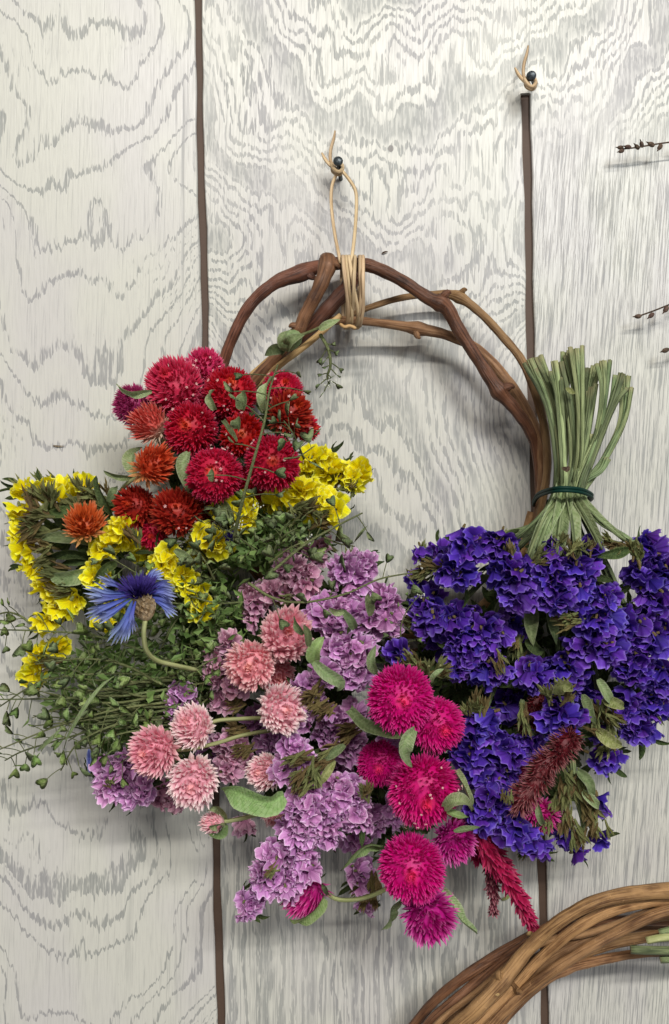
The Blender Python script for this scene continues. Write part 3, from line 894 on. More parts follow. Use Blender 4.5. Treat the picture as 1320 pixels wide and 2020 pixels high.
amaranth(845, 1806, 56, 72, (.2, -.45, .8), 'hotpink', "hot pink amaranth lowest on the whole wreath", G, n=300, L=.46, w=.13, lean=.6,
         leaves=[([(872, 1755, 66), (895, 1785, 70), (908, 1815, 72), (940, 1842, 66)], 24, 'strap', 'paleleaf', 1.2, .3, .5),
                 ([(790, 1775, 60), (772, 1790, 64), (768, 1815, 62), (752, 1835, 56)], 26, 'leaf', 'paleleaf', 1.4, .2, .5)])
amaranth(606, 1762, 46, 56, (-.72, -.62, .2), 'hotpink', "magenta amaranth turned away sideways behind the lowest lilac statice", G, n=240, L=.6, w=.11, lean=1.2, st=1.25, th=2.7,
         stem=[(660, 1772, 52), (705, 1774, 54), (745, 1762, 60), (775, 1745, 60)],
         leaves=[([(640, 1772, 66), (620, 1795, 72), (595, 1812, 74), (572, 1815, 70)], 36, 'leaf', 'limeleaf', .9, .2, .4),
                 ([(646, 1765, 60), (642, 1750, 66), (632, 1738, 64)], 14, 'leaf', 'leaf', .5, .2, .4)])
amaranth(1066, 1608, 38, 50, (.1, -.3, 1), 'hotpink', "hot pink amaranth showing through below the maroon plume", G, n=240, L=.45, w=.12, lean=.6,
         leaves=[([(1072, 1625, 76), (1066, 1605, 80), (1062, 1580, 76)], 18, 'leaf', 'paleleaf', .6, .3, .5)])
amaranth(1010, 1520, 30, 34, (0, 0, 1), 'hotpink', "scrap of magenta amaranth deep in the purple statice by the maroon plume", G, n=160, L=.45, w=.14, lean=.6)


# ------------------------------------------------------------------ statice florets (shared meshes)
def floret_mesh(name, mats, seed, lobes=5, deep=0.8, ruff=0.16, notch=0.16, closed=0.0):
    g = np.random.default_rng(seed)
    na = 44
    th = np.linspace(0, 2 * math.pi, na, endpoint=False)
    th = th + 0.05 * np.sin(5 * th)
    rings = [0.10, 0.34, 0.62, 0.84, 1.0]
    p1, p2, p3 = g.random(3) * 6.28
    lob = 1 - notch * np.abs(np.cos(lobes * th / 2 + p1)) ** 12 + 0.06 * np.sin(3 * th + p2)
    jag = g.uniform(0.95, 1.03, na)
    np_ = int(g.integers(7, 10))
    V, t, bk = [], [], []
    for r in rings:
        rr = r * (1 - closed * (1 - r) * 0.5) * (lob * jag if r > 0.99 else lob if r > .8 else 1.0)
        z = -deep * (1 - r) ** 1.1
        z = z + ruff * r ** 1.5 * (0.75 * np.sin(np_ * th + p3) + 0.55 * np.sin(2 * th + p1) + 0.45 * np.sin(4 * th + p2) + g.normal(0, .12, na))
        tw = 0.06 * np.sin(9 * th + p1) * r
        V.append(np.column_stack([rr * np.cos(th + tw), rr * np.sin(th + tw), np.broadcast_to(z, th.shape)]))
        t.append(np.full(na, r))
        bk.append(np.column_stack([np.cos(th) * 1.1, np.sin(th) * 1.1, np.full(na, r * 0.12)]))
    V = np.vstack(V)
    F = [(i * na + j, i * na + (j + 1) % na, (i + 1) * na + (j + 1) % na, (i + 1) * na + j) for i in range(len(rings) - 1) for j in range(na)]
    mb = MB()
    mb.add(V, F, np.concatenate(t), 0, np.vstack(bk), 0)
    # green-brown calyx tube behind the frill
    cv, cf = [], []
    for k, (z, r) in enumerate(((-deep * .93, .13), (-deep - .15, .14), (-deep - .35, .08))):
        for j in range(6):
            a = j * math.pi / 3
            cv.append((r * math.cos(a), r * math.sin(a), z))
    for k in range(2):
        for j in range(6):
            cf.append((k * 6 + j, k * 6 + (j + 1) % 6, k * 6 + 6 + (j + 1) % 6, k * 6 + 6 + j))
    cf.append(tuple(range(12, 18)))
    mb.add(cv, cf, 0.5, 0, None, 1)
    return mb.mesh(name, mats, smooth=True)


FL = {}
for k, (deep, ruff, notch, cl) in dict(purple=(1.05, .15, .12, .1), lilac=(.75, .22, .08, .1), dusty=(.75, .22, .08, .1), yellow=(.75, .17, .12, .1)).items():
    FL[k] = [floret_mesh(k + "_floret", [M[k], M['browncalyx' if k == 'purple' else 'calyx']], 100 + i, 5 if i % 2 else 4, deep * (0.8 + .15 * i), ruff * (.8 + .12 * i), notch, cl) for i in range(6)]


def calyx_mesh(mat, seed):
    """a tuft of pointed dry bracts"""
    g = np.random.default_rng(seed)
    mb = MB()
    n = 7
    a = np.arange(n) * 2.4
    base = np.column_stack([np.cos(a) * .08, np.sin(a) * .08, g.uniform(-.3, .25, n)])
    dirn = np.column_stack([np.cos(a) * .42, np.sin(a) * .42, np.ones(n)])
    dirn /= np.linalg.norm(dirn, axis=1)[:, None]
    side = np.column_stack([-np.sin(a), np.cos(a), np.zeros(n)])
    mb.bracts(base, dirn, side, g.uniform(.75, 1.15, n), .22, -.10, .3)
    mb.tube([(0, 0, -.7), (0, 0, -.2), (0, 0, .3)], [.07, .12, .08], sides=6)
    return mb.mesh("calyx", mat, smooth=False)


CAL = {k: [calyx_mesh(M[k], 7 + i) for i in range(3)] for k in ('calyx', 'browncalyx')}


def simple_leaf_mesh(mat, seed, fold=.3):
    mb = MB()
    g = np.random.default_rng(seed)
    mb.ribbon([(0, 0, 0), (0.04, -.08, .4), (0.02, -.05 + .1 * g.random(), .75), (-.03, .12, 1.0)], 0.34, n=8, fold=fold, twist=.5, prof='leaf', wave=.05)
    return mb.mesh("leaf", mat)


LF = {k: [simple_leaf_mesh(M[k], 30 + i) for i in range(3)] for k in ('darkleaf', 'leaf', 'calyx')}
FSIZE = dict(purple=22.5, lilac=20.5, dusty=20, yellow=24)


def spray(kind, label, clusters, d, bias=(0, 0, 0), stem=None, group=None, back=5, dens=3.7, calyx=(), leaves=(), cal='calyx', size=1.0, stem_r=4.9, backcol='darkleaf'):
    """a statice spray: frilled florets packed on a few rounded clusters
    clusters: (px, py, rx, ry[, dd]); bias: which way the florets lean (right, up, out)"""
    cx = np.mean([c[0] for c in clusters])
    cy = np.mean([c[1] for c in clusters])
    o = thing("statice_spray", P(cx, cy, d), label, "statice flowers", group)
    f = FSIZE[kind] * size
    bv = np.array([bias[0], -bias[2], bias[1]], float)
    for c in clusters:
        x, y, rx, ry = c[:4]
        rx, ry = rx * 1.08, ry * 1.08
        dc = d + (c[4] if len(c) > 4 else 0)
        n = max(3, int(round(dens * rx * ry / (f * f))))
        rz = 0.75 * min(rx, ry) * 0.25        # millimetres
        for i in range(n):
            cth = 1 - 0.98 * (i + .5) / n
            sth = math.sqrt(1 - cth * cth)
            ph = i * 2.399963 + rng.normal(0, .25) + x
            q = 0.88 + rng.normal(0, .07)
            pos = P(x + (rx - f * .35) * sth * math.cos(ph) * q, y - (ry - f * .35) * sth * math.sin(ph) * q, dc + rz * cth + rng.normal(0, 1.4))
            ax = np.array([sth * math.cos(ph), -cth * 0.85, sth * math.sin(ph)]) + bv + rng.normal(0, .42, 3)
            inst("floret", FL[kind][rng.integers(6)], frame(ax, rng.random() * 6.28, pos, S(f, dc) * rng.uniform(.78, 1.15)), o)
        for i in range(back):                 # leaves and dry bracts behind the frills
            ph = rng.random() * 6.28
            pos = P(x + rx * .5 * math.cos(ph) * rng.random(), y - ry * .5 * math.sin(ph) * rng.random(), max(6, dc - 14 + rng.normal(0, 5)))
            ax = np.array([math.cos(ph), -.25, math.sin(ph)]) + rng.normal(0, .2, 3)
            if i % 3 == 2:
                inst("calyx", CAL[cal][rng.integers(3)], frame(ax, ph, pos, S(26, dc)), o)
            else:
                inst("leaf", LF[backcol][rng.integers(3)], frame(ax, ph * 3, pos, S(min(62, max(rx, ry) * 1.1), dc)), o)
    for (x, y, dd, ang, s) in calyx:          # tufts that show: angle in degrees, 0 right, 90 up
        for k in range(5):
            a = math.radians(ang + rng.normal(0, 24))
            pos = P(x + rng.normal(0, s * .28), y + rng.normal(0, s * .28), dd + rng.normal(0, 2))
            inst("calyx", CAL[cal if k % 3 else 'browncalyx'][rng.integers(3)], frame((math.cos(a), -.45 + rng.normal(0, .3), math.sin(a)), rng.random() * 6, pos, S(s * rng.uniform(.7, 1.1), dd)), o)
    for (rows, wd, lm) in leaves:
        mb = MB()
        mb.ribbon(path_mm(rows), S(wd, rows[0][2]), n=10, fold=.35, twist=rng.normal(.3, .3), roll=rng.normal(0, .3), prof='leaf', wave=.05)
        part("leaf", mb, M[lm], o)
    if stem:
        mb = MB()
        rr = S(stem_r, 35)
        hh = rng.normal(0, 5)
        stem = [(x, y, dd + hh * max(0, (960 - y) / 260)) for x, y, dd in stem]
        k = len(stem)
        stem = [(x + rng.normal(0, 2.5), y, dd + rng.normal(0, 1.5)) for x, y, dd in stem]
        mb.tube(path_mm(stem), [rr * 1.15] + [rr * rng.uniform(.8, 1.15) for _ in range(k - 2)] + [rr * .65], sides=18, ridge=.40, ridges=5, flat=.8, wob=.08, n=40)
        part("stem", mb, M['stem'], o)
        if stem_r > 4.5 and stem[0][1] < 820:      # a thinner side stalk of the same plant
            for sgn in (1, -1):
                mb = MB()
                tx, ty, td = stem[0]
                up_ = rng.uniform(-8, 34)
                st2 = [(tx + sgn * rng.uniform(7, 14), ty + up_, td + rng.normal(0, 3))] + [(x + sgn * 6 * (1 - i / k), y, dd + rng.normal(1, 2)) for i, (x, y, dd) in enumerate(stem[1:4], 1)]
                mb.tube(path_mm(st2), [rr * .75, rr * .62, rr * .55, rr * .4], sides=12, ridge=.35, ridges=4, flat=.7, wob=.10, n=30)
                part("side_stalk", mb, M['stem'], o)
    return o


GP = "purple statice sprays in the upside down bunch"
PU = dict(group=GP, bias=(0, -.65, .1))
# stems: cut end at the top, through the green wire, down to the spray
spray('purple', "purple statice spray whose sparse tips reach furthest over the bare wall", [(826, 1096, 26, 18), (822, 1148, 24, 22), (872, 1085, 30, 24), (850, 1175, 36, 30)], 38, (-.6, -.2, .1), [(1046, 708, 34), (1080, 800, 38), (1098, 900, 42), (1092, 966, 46), (1050, 1035, 44), (980, 1060, 40), (900, 1100, 36)], GP,
      calyx=[(855, 1112, 52, 170, 30), (880, 1120, 50, 175, 30), (840, 1135, 48, 190, 26)], dens=2.3)
spray('purple', "purple statice spray under the leftmost fanned stems of the wire tied bunch", [(930, 1085, 46, 38), (985, 1078, 40, 34), (905, 1135, 44, 40)], 58, **PU, stem=[(1060, 706, 37), (1092, 800, 41), (1108, 900, 45), (1100, 966, 49), (1062, 1030, 52), (1010, 1062, 54), (950, 1085, 52)], calyx=[(1000, 1100, 66, 270, 22)])
spray('purple', "purple statice spray hanging straight under the green wire", [(1010, 1135, 48, 44), (1085, 1090, 24, 40), (1085, 1140, 44, 40), (1030, 1180, 46, 34), (1105, 1185, 46, 32)], 66, **PU, stem=[(1092, 712, 40), (1102, 790, 44), (1114, 900, 48), (1108, 966, 52), (1080, 1030, 57), (1050, 1090, 60), (1030, 1140, 58)], calyx=[(1060, 1110, 72, 60, 26), (1005, 1095, 70, 80, 22)])
spray('purple', "purple statice spray with a lit frill beneath the broad middle stems", [(1145, 1125, 44, 38), (1165, 1085, 22, 20), (1150, 1170, 36, 26)], 62, **PU, stem=[(1106, 714, 38), (1122, 800, 42), (1128, 900, 46), (1118, 966, 50), (1105, 1030, 56), (1105, 1085, 60), (1130, 1120, 58)], calyx=[(1125, 1085, 72, 80, 26), (1155, 1080, 70, 100, 24), (1105, 1070, 70, 90, 24)])
spray('purple', "purple statice spray beside the pink lilac statice and weed wisps", [(845, 1225, 42, 40), (900, 1235, 50, 46), (835, 1205, 34, 24)], 46, **PU, stem=[(1118, 696, 30), (1116, 780, 36), (1112, 900, 40), (1100, 970, 40), (1050, 1050, 36), (950, 1150, 34), (900, 1210, 34)], calyx=[(820, 1240, 44, 110, 28)])
spray('purple', "purple statice spray above the topmost magenta head", [(960, 1255, 50, 46), (920, 1290, 46, 42), (968, 1330, 44, 40), (900, 1320, 34, 26)], 52, **PU, stem=[(1128, 690, 34), (1134, 780, 38), (1130, 900, 42), (1118, 970, 42), (1080, 1050, 38), (1000, 1150, 36), (965, 1230, 38)], calyx=[(870, 1330, 62, 30, 30), (985, 1300, 64, 280, 22)])
spray('purple', "lone purple statice tuft with pale green bracts touching the lilac statice", [(782, 1292, 28, 26)], 70, (-.5, .1, .3), None, GP, calyx=[(815, 1310, 74, 150, 34), (832, 1325, 74, 140, 30)], leaves=[([(850, 1345, 80), (862, 1330, 84), (880, 1318, 80)], 16, 'paleleaf')])
spray('purple', "purple statice spray just below the dark hollow with green buds", [(1055, 1335, 44, 40), (1120, 1335, 46, 40), (1145, 1280, 36, 34)], 52, **PU, stem=[(1138, 688, 33), (1150, 790, 38), (1144, 900, 43), (1126, 970, 43), (1112, 1060, 40), (1100, 1180, 34), (1100, 1300, 36)], calyx=[(1110, 1225, 60, 10, 30), (1020, 1275, 46, 250, 26)],
      leaves=[([(1050, 1190, 46), (1046, 1230, 52), (1052, 1275, 54)], 34, 'leaf'), ([(1082, 1195, 44), (1090, 1235, 52), (1098, 1272, 50)], 24, 'leaf'), ([(1040, 1260, 48), (1058, 1280, 54), (1075, 1285, 50)], 26, 'darkleaf')])
spray('purple', "purple statice spray right of the dark hollow with green buds", [(1180, 1230, 50, 44), (1200, 1285, 44, 40), (1195, 1180, 36, 30)], 58, **PU, stem=[(1173, 722, 36), (1163, 800, 40), (1146, 900, 44), (1130, 968, 47), (1140, 1040, 48), (1165, 1110, 48), (1180, 1200, 48)], calyx=[(1130, 1218, 66, 180, 26)])
spray('purple', "purple statice spray at the photo edge below the outermost drooping stem", [(1285, 1085, 40, 34), (1275, 1140, 44, 40), (1325, 1130, 34, 40), (1300, 1190, 44, 36)], 52, (.2, -.4, .1), [(1242, 742, 38), (1226, 830, 42), (1196, 900, 45), (1152, 968, 46), (1180, 1022, 50), (1235, 1060, 52), (1270, 1085, 52)], GP, calyx=[(1240, 1085, 64, 150, 30), (1255, 1100, 62, 120, 28), (1215, 1075, 62, 160, 26)],
      leaves=[([(1240, 1085, 66), (1210, 1092, 70), (1172, 1098, 68)], 26, 'darkleaf')])
spray('purple', "purple statice spray at the photo edge halfway down the bunch", [(1245, 1245, 44, 44), (1300, 1265, 44, 44), (1255, 1320, 46, 42)], 54, **PU, stem=[(1226, 737, 40), (1207, 800, 44), (1176, 890, 48), (1142, 968, 52), (1160, 1040, 52), (1200, 1130, 50), (1240, 1220, 48)])
spray('purple', "purple statice spray with pale rims at the lower photo edge of the bunch", [(1300, 1345, 40, 42), (1240, 1400, 42, 40), (1290, 1395, 40, 36), (1262, 1445, 40, 30)], 46, **PU, stem=[(1190, 712, 37), (1191, 770, 41), (1176, 860, 45), (1136, 968, 49), (1170, 1060, 46), (1220, 1200, 38), (1260, 1340, 36)], calyx=[(1195, 1385, 62, 300, 28), (1212, 1415, 62, 310, 26)],
      leaves=[([(1180, 1340, 66), (1196, 1370, 70), (1210, 1395, 66)], 24, 'paleleaf'), ([(1190, 1380, 66), (1215, 1388, 70), (1232, 1396, 66)], 26, 'calyx')])
spray('purple', "purple statice tuft dangling on its own below a fold of pale leaves", [(1202, 1502, 34, 28), (1182, 1460, 24, 20)], 44, (0, -.9, .1), [(1172, 764, 42), (1152, 860, 46), (1136, 968, 50), (1150, 1100, 40), (1170, 1300, 32), (1190, 1440, 34)], GP, calyx=[(1180, 1430, 56, 290, 32), (1165, 1400, 56, 270, 30), (1200, 1465, 54, 250, 26)],
      leaves=[([(1178, 1440, 60), (1205, 1462, 66), (1228, 1472, 62)], 30, 'calyx'), ([(1150, 1370, 60), (1160, 1400, 64), (1175, 1430, 60)], 24, 'leaf')])
spray('purple', "deep purple statice ball over the maroon plume", [(1108, 1420, 50, 46)], 66, **PU, stem=[(1200, 905, 44), (1184, 930, 47), (1140, 970, 45), (1130, 1100, 34), (1116, 1250, 36), (1108, 1390, 44)], calyx=[(1112, 1365, 76, 90, 30), (1085, 1372, 74, 110, 26)],
      leaves=[([(1090, 1368, 78), (1110, 1352, 84), (1132, 1362, 80)], 30, 'calyx')])
spray('purple', "purple statice spray beside the overlapped magenta head", [(945, 1440, 48, 40), (925, 1490, 44, 40), (955, 1540, 40, 40)], 62, **PU, stem=[(1168, 856, 46), (1160, 900, 47), (1136, 970, 44), (1090, 1100, 30), (1010, 1280, 30), (960, 1410, 36)], calyx=[(945, 1398, 72, 80, 30), (925, 1402, 70, 110, 24), (1035, 1410, 60, 270, 28)],
      leaves=[([(1030, 1380, 54), (1028, 1410, 58), (1020, 1435, 56)], 20, 'leaf'), ([(1035, 1430, 58), (1050, 1445, 62), (1062, 1450, 58)], 20, 'paleleaf')])
spray('purple', "purple statice spray between the magenta heads and the maroon plume", [(1005, 1488, 48, 40), (1045, 1475, 34, 30), (990, 1530, 36, 32)], 56, **PU)
spray('purple', "purple statice spray ending in one drooping petal over the second groove", [(975, 1590, 50, 48), (945, 1618, 36, 34), (1020, 1645, 44, 34), (1068, 1680, 22, 22), (1045, 1665, 26, 24)], 66, **PU, calyx=[(1000, 1570, 84, 280, 18)])
spray('purple', "mostly bare green statice spray with a few purple frills at its tips", [(1184, 1592, 22, 24), (1192, 1662, 26, 26), (1124, 1662, 22, 20), (1140, 1685, 22, 18), (1110, 1640, 22, 20)], 46, (.2, -.9, .1), [(1130, 1500, 40), (1140, 1560, 48), (1150, 1620, 50), (1148, 1660, 46)], GP, dens=2.2, back=1, stem_r=4,
      calyx=[(1120, 1560, 54, 240, 34), (1150, 1560, 54, 280, 36), (1165, 1600, 54, 290, 32), (1120, 1610, 54, 250, 32), (1145, 1640, 56, 270, 30), (1168, 1640, 54, 300, 30), (1105, 1585, 52, 230, 28), (1140, 1530, 54, 270, 30)],
      leaves=[([(1140, 1520, 56), (1162, 1545, 62), (1168, 1580, 58)], 24, 'leaf'), ([(1150, 1560, 58), (1170, 1580, 62), (1182, 1595, 56)], 22, 'paleleaf')])
spray('purple', "shaded purple statice deep behind the middle of the bunch", [(1010, 1240, 40, 40), (1060, 1400, 46, 40), (1000, 1390, 40, 36), (1160, 1370, 40, 36), (880, 1270, 40, 36)], 26, **PU)

GL = "lilac statice sprays across the lower wreath"
LI = dict(group=GL)
spray('lilac', "lilac statice ball standing highest against the bare wall", [(692, 1128, 50, 44), (725, 1110, 24, 24)], 50, (.1, .3, .1), **LI)
spray('lilac', "lilac statice spray nearest the loose tips of the purple statice", [(762, 1190, 36, 38), (730, 1225, 40, 34), (775, 1225, 26, 30)], 46, (.3, .1, .1), **LI, leaves=[([(730, 1215, 66), (728, 1190, 70), (724, 1172, 66)], 22, 'leaf'), ([(742, 1330, 74), (732, 1302, 80), (742, 1272, 76)], 22, 'paleleaf')])
spray('lilac', "lilac statice spray between the topmost pink amaranth and the wall", [(640, 1210, 42, 40), (680, 1200, 36, 34), (655, 1245, 34, 30)], 52, (0, .1, .2), **LI, leaves=[([(700, 1240, 72), (690, 1222, 76), (672, 1200, 72)], 22, 'leaf'), ([(650, 1200, 72), (668, 1208, 76), (684, 1204, 72)], 16, 'paleleaf')])
spray('lilac', "bright lilac statice spray next to the topmost magenta head", [(700, 1290, 48, 44), (705, 1335, 36, 32), (660, 1285, 30, 30)], 62, (.1, 0, .2), **LI, leaves=[([(618, 1308, 80), (622, 1280, 86), (640, 1256, 84)], 34, 'limeleaf'), ([(620, 1305, 84), (645, 1330, 90), (672, 1348, 86), (665, 1362, 82)], 30, 'paleleaf')])
spray('dusty', "dusty pink statice spray under the crossing weed twig", [(575, 1120, 38, 32), (605, 1150, 34, 34), (545, 1165, 34, 22)], 48, (.2, .2, .1), **LI, calyx=[(560, 1185, 50, 20, 20)])
spray('dusty', "small faded pink statice tuft peeping out above the weed twig", [(608, 1082, 24, 20), (640, 1075, 20, 16), (628, 1105, 18, 18)], 30, (0, .3, .1), **LI)
spray('dusty', "shaded dusty statice spray between the weed tangle and the topmost pink head", [(497, 1195, 26, 48), (520, 1170, 24, 24)], 44, (-.2, .1, .1), **LI)
spray('dusty', "dusty pink statice fringe pressed against the full round pink head", [(420, 1315, 26, 44), (448, 1275, 24, 36), (460, 1355, 28, 24)], 62, (-.5, 0, .2), **LI, cal='browncalyx')
spray('lilac', "violet statice spray right of the pale pink head", [(608, 1372, 34, 46), (640, 1330, 32, 28), (590, 1415, 28, 26)], 70, (.0, .1, .2), **LI, cal='browncalyx', calyx=[(635, 1380, 82, 220, 30), (645, 1400, 80, 210, 28), (620, 1370, 82, 200, 24)])
spray('lilac', "lilac statice tuft against the weed tangle above the white tipped pink head", [(356, 1382, 34, 36), (340, 1400, 20, 24)], 62, (-.4, .3, .1), **LI)
spray('dusty', "pale dusty statice between the pink heads and their green stems", [(440, 1385, 34, 26), (450, 1470, 38, 28), (455, 1512, 32, 34), (485, 1505, 22, 18)], 54, (-.1, 0, .2), **LI, cal='browncalyx', calyx=[(470, 1390, 60, 200, 26), (480, 1480, 62, 190, 26), (470, 1440, 56, 180, 28)])
spray('lilac', "lilac statice spray hugging the half covered pale pink head", [(578, 1480, 34, 26), (562, 1520, 26, 36), (590, 1500, 30, 20)], 76, (-.2, .1, .2), **LI, cal='calyx', calyx=[(605, 1500, 86, 210, 34), (620, 1520, 84, 230, 32), (600, 1545, 84, 235, 30), (640, 1500, 80, 200, 30), (590, 1530, 88, 220, 26)],
      leaves=[([(680, 1470, 74), (650, 1490, 80), (620, 1500, 78)], 22, 'leaf'), ([(660, 1500, 76), (640, 1530, 82), (625, 1556, 78)], 20, 'calyx')])
spray('lilac', "shaded lilac statice behind the twisted leaf of the magenta heads", [(660, 1430, 40, 36), (690, 1470, 34, 40), (640, 1455, 28, 26), (700, 1410, 26, 30)], 44, (0, 0, .2), **LI, cal='browncalyx', calyx=[(690, 1440, 56, 200, 28), (670, 1470, 58, 215, 30)])
spray('lilac', "lilac statice spray hanging at the far end below the weed tangle", [(220, 1540, 42, 48), (268, 1562, 40, 34), (245, 1510, 28, 24)], 56, (-.2, -.1, .2), **LI, calyx=[(218, 1545, 74, 120, 14)])
spray('dusty', "dull dusty statice behind the lowest pink heads", [(318, 1568, 34, 28), (345, 1585, 20, 18)], 38, (0, -.3, .2), **LI)
spray('lilac', "large lilac statice head lowest right of the round green leaf", [(612, 1600, 60, 56), (590, 1640, 40, 36), (640, 1640, 40, 36)], 70, (-.1, -.15, .2), **LI)
spray('lilac', "lilac statice head beside the shaded magenta amaranth", [(690, 1575, 44, 40), (705, 1612, 36, 34), (660, 1550, 32, 26)], 64, (.1, -.1, .2), **LI, calyx=[(722, 1560, 74, 100, 24)])
spray('lilac', "lowest lilac statice spray, trailing to a point over the wall", [(585, 1680, 42, 36), (540, 1690, 34, 34), (520, 1740, 38, 38), (490, 1788, 26, 34), (565, 1745, 44, 36), (600, 1720, 30, 26)], 66, (-.2, -.2, .2), group=GL, calyx=[(540, 1715, 80, 200, 18)])
spray('lilac', "shaded lilac statice hanging in the gap left of the lower magenta heads", [(715, 1735, 24, 40), (718, 1788, 22, 14), (700, 1660, 28, 30), (740, 1620, 28, 36)], 26, (0, -.3, .1), **LI, cal='browncalyx', calyx=[(740, 1740, 34, 250, 24), (735, 1770, 34, 260, 22)])
spray('dusty', "shaded reddish statice scrap under the pink bud stem", [(482, 1632, 20, 18)], 34, (0, -.4, .1), **LI)
spray('lilac', "shaded lilac statice deep under the pink amaranths", [(540, 1460, 40, 30), (420, 1480, 30, 30), (660, 1520, 40, 30), (500, 1420, 30, 26), (770, 1460, 26, 30), (780, 1600, 30, 40)], 24, (0, 0, .2), **LI)

GY = "yellow statice sprays behind the red bunch"
YE = dict(group=GY)
spray('yellow', "yellow statice spray along the top of the outermost yellow comb", [(48, 965, 34, 22), (112, 962, 30, 26), (165, 958, 28, 24), (85, 955, 22, 16)], 42, (-.2, .7, .1), **YE, dens=2.7, calyx=[(110, 990, 54, 90, 34), (160, 985, 52, 80, 34), (70, 985, 54, 120, 30), (200, 985, 50, 130, 30)],
      leaves=[([(225, 1020, 56), (205, 985, 62), (192, 955, 58), (190, 938, 54)], 22, 'darkleaf'), ([(215, 990, 54), (225, 970, 58), (232, 958, 54)], 20, 'leaf')])
spray('yellow', "yellow statice comb running down the outermost edge over the wall", [(32, 1008, 22, 24), (36, 1045, 24, 26), (44, 1085, 26, 26), (58, 1122, 26, 26), (78, 1155, 26, 22), (100, 1165, 18, 16)], 44, (-.8, 0, .15), **YE, dens=2.9, back=2,
      calyx=[(80, 1010, 52, 170, 34), (88, 1050, 52, 175, 36), (98, 1090, 52, 175, 36), (112, 1130, 52, 165, 34), (70, 1030, 52, 180, 30), (130, 1160, 54, 160, 30)],
      leaves=[([(225, 1030, 44), (170, 1010, 52), (110, 1015, 50), (70, 1020, 46)], 34, 'darkleaf'), ([(215, 1075, 46), (165, 1060, 54), (115, 1060, 52), (72, 1062, 48)], 34, 'leaf'),
              ([(200, 1105, 48), (150, 1088, 56), (108, 1092, 54), (84, 1100, 50)], 30, 'darkleaf'), ([(190, 1130, 52), (150, 1138, 60), (118, 1140, 58), (96, 1130, 54)], 36, 'leaf'),
              ([(200, 1000, 42), (150, 990, 48), (100, 998, 46)], 30, 'leaf'), ([(210, 1090, 44), (160, 1105, 50), (120, 1112, 48)], 30, 'darkleaf'), ([(180, 1160, 46), (140, 1170, 50), (105, 1165, 48)], 28, 'darkleaf')])
spray('yellow', "yellow statice tuft hanging by the pointed blue ray florets", [(140, 1188, 24, 26), (105, 1212, 34, 18), (88, 1232, 28, 24)], 50, (-.3, -.3, .3), **YE)
spray('yellow', "lowest yellow statice tuft above the weed stems", [(78, 1292, 32, 28), (60, 1330, 22, 26), (112, 1275, 18, 18)], 40, (-.2, 0, .3), **YE, calyx=[(110, 1300, 46, 180, 30)])
spray('yellow', "yellow statice spray beside the lone orange amaranth", [(240, 1045, 34, 38), (205, 1085, 32, 24), (186, 1135, 28, 28), (215, 1060, 24, 22)], 60, (-.1, .3, .3), **YE, dens=2.9, calyx=[(262, 1065, 72, 110, 26)], leaves=[([(230, 1110, 62), (205, 1125, 68), (180, 1160, 62)], 22, 'darkleaf')])
spray('yellow', "yellow statice spray directly above the blue cornflower", [(325, 1105, 40, 28), (352, 1135, 44, 30), (376, 1168, 34, 26), (395, 1200, 26, 24)], 66, (0, .2, .4), **YE, dens=2.9, leaves=[([(345, 1085, 78), (368, 1100, 82), (388, 1120, 78)], 20, 'leaf')])
spray('yellow', "yellow statice scraps glimpsed under the blue cornflower", [(210, 1225, 30, 18), (380, 1200, 24, 18), (350, 1190, 26, 16), (220, 1200, 20, 16)], 42, (0, .1, .4), **YE)
spray('yellow', "single yellow statice floret with a dark blue petal beside it", [(427, 1072, 30, 30), (405, 1052, 22, 20)], 68, (-.1, .1, .4), **YE)
spray('yellow', "yellow statice tuft under the leaf touched crimson amaranth", [(478, 1005, 28, 34), (440, 1008, 26, 28), (478, 1032, 24, 22)], 66, (0, -.3, .3), **YE, cal='calyx', leaves=[([(440, 990, 74), (450, 1010, 78), (462, 1030, 76)], 30, 'leaf')])
spray('yellow', "yellow statice spray topmost on the bare wall inside the hoop", [(628, 900, 40, 26), (655, 925, 34, 34), (690, 940, 28, 30), (712, 934, 22, 22), (605, 925, 28, 26)], 44, (.5, .3, .2), **YE, dens=2.8, calyx=[(660, 955, 46, 40, 24), (695, 965, 46, 60, 22)])
spray('yellow', "yellow statice spray pointing over the dusty pink statice", [(600, 965, 40, 26), (635, 985, 34, 26), (662, 1008, 28, 26), (565, 980, 34, 26), (625, 1010, 26, 18)], 56, (.4, .1, .3), **YE, dens=2.8, calyx=[(600, 1012, 66, 30, 34), (580, 1005, 66, 20, 32), (625, 1028, 62, 30, 30)])
spray('yellow', "shaded yellow statice deep behind the lower red amaranths", [(520, 985, 32, 26), (400, 1080, 30, 30), (290, 1090, 30, 24)], 36, (0, 0, .3), **YE)

# green wire round the stems
wire = thing("wire_tie", P(1118, 968, 45), "dark green wire cinched round the cut statice stems and the cane", "wire")
for k, dy in enumerate((0, 6)):
    mb = MB()
    mb.tube(pts3([(1052, 990 + dy, 20), (1062, 974 + dy, 34), (1085, 965 + dy, 62), (1110, 962 + dy, 70), (1140, 964 + dy, 68), (1160, 970 + dy, 60), (1168, 978 + dy, 48), (1150, 985 + dy, 22), (1100, 985 + dy, 14), (1062, 992 + dy, 14), (1052, 990 + dy, 20)]), S(3.4, 50), sides=8, n=50)
    part("wire_turn", mb, M['wire'], wire)
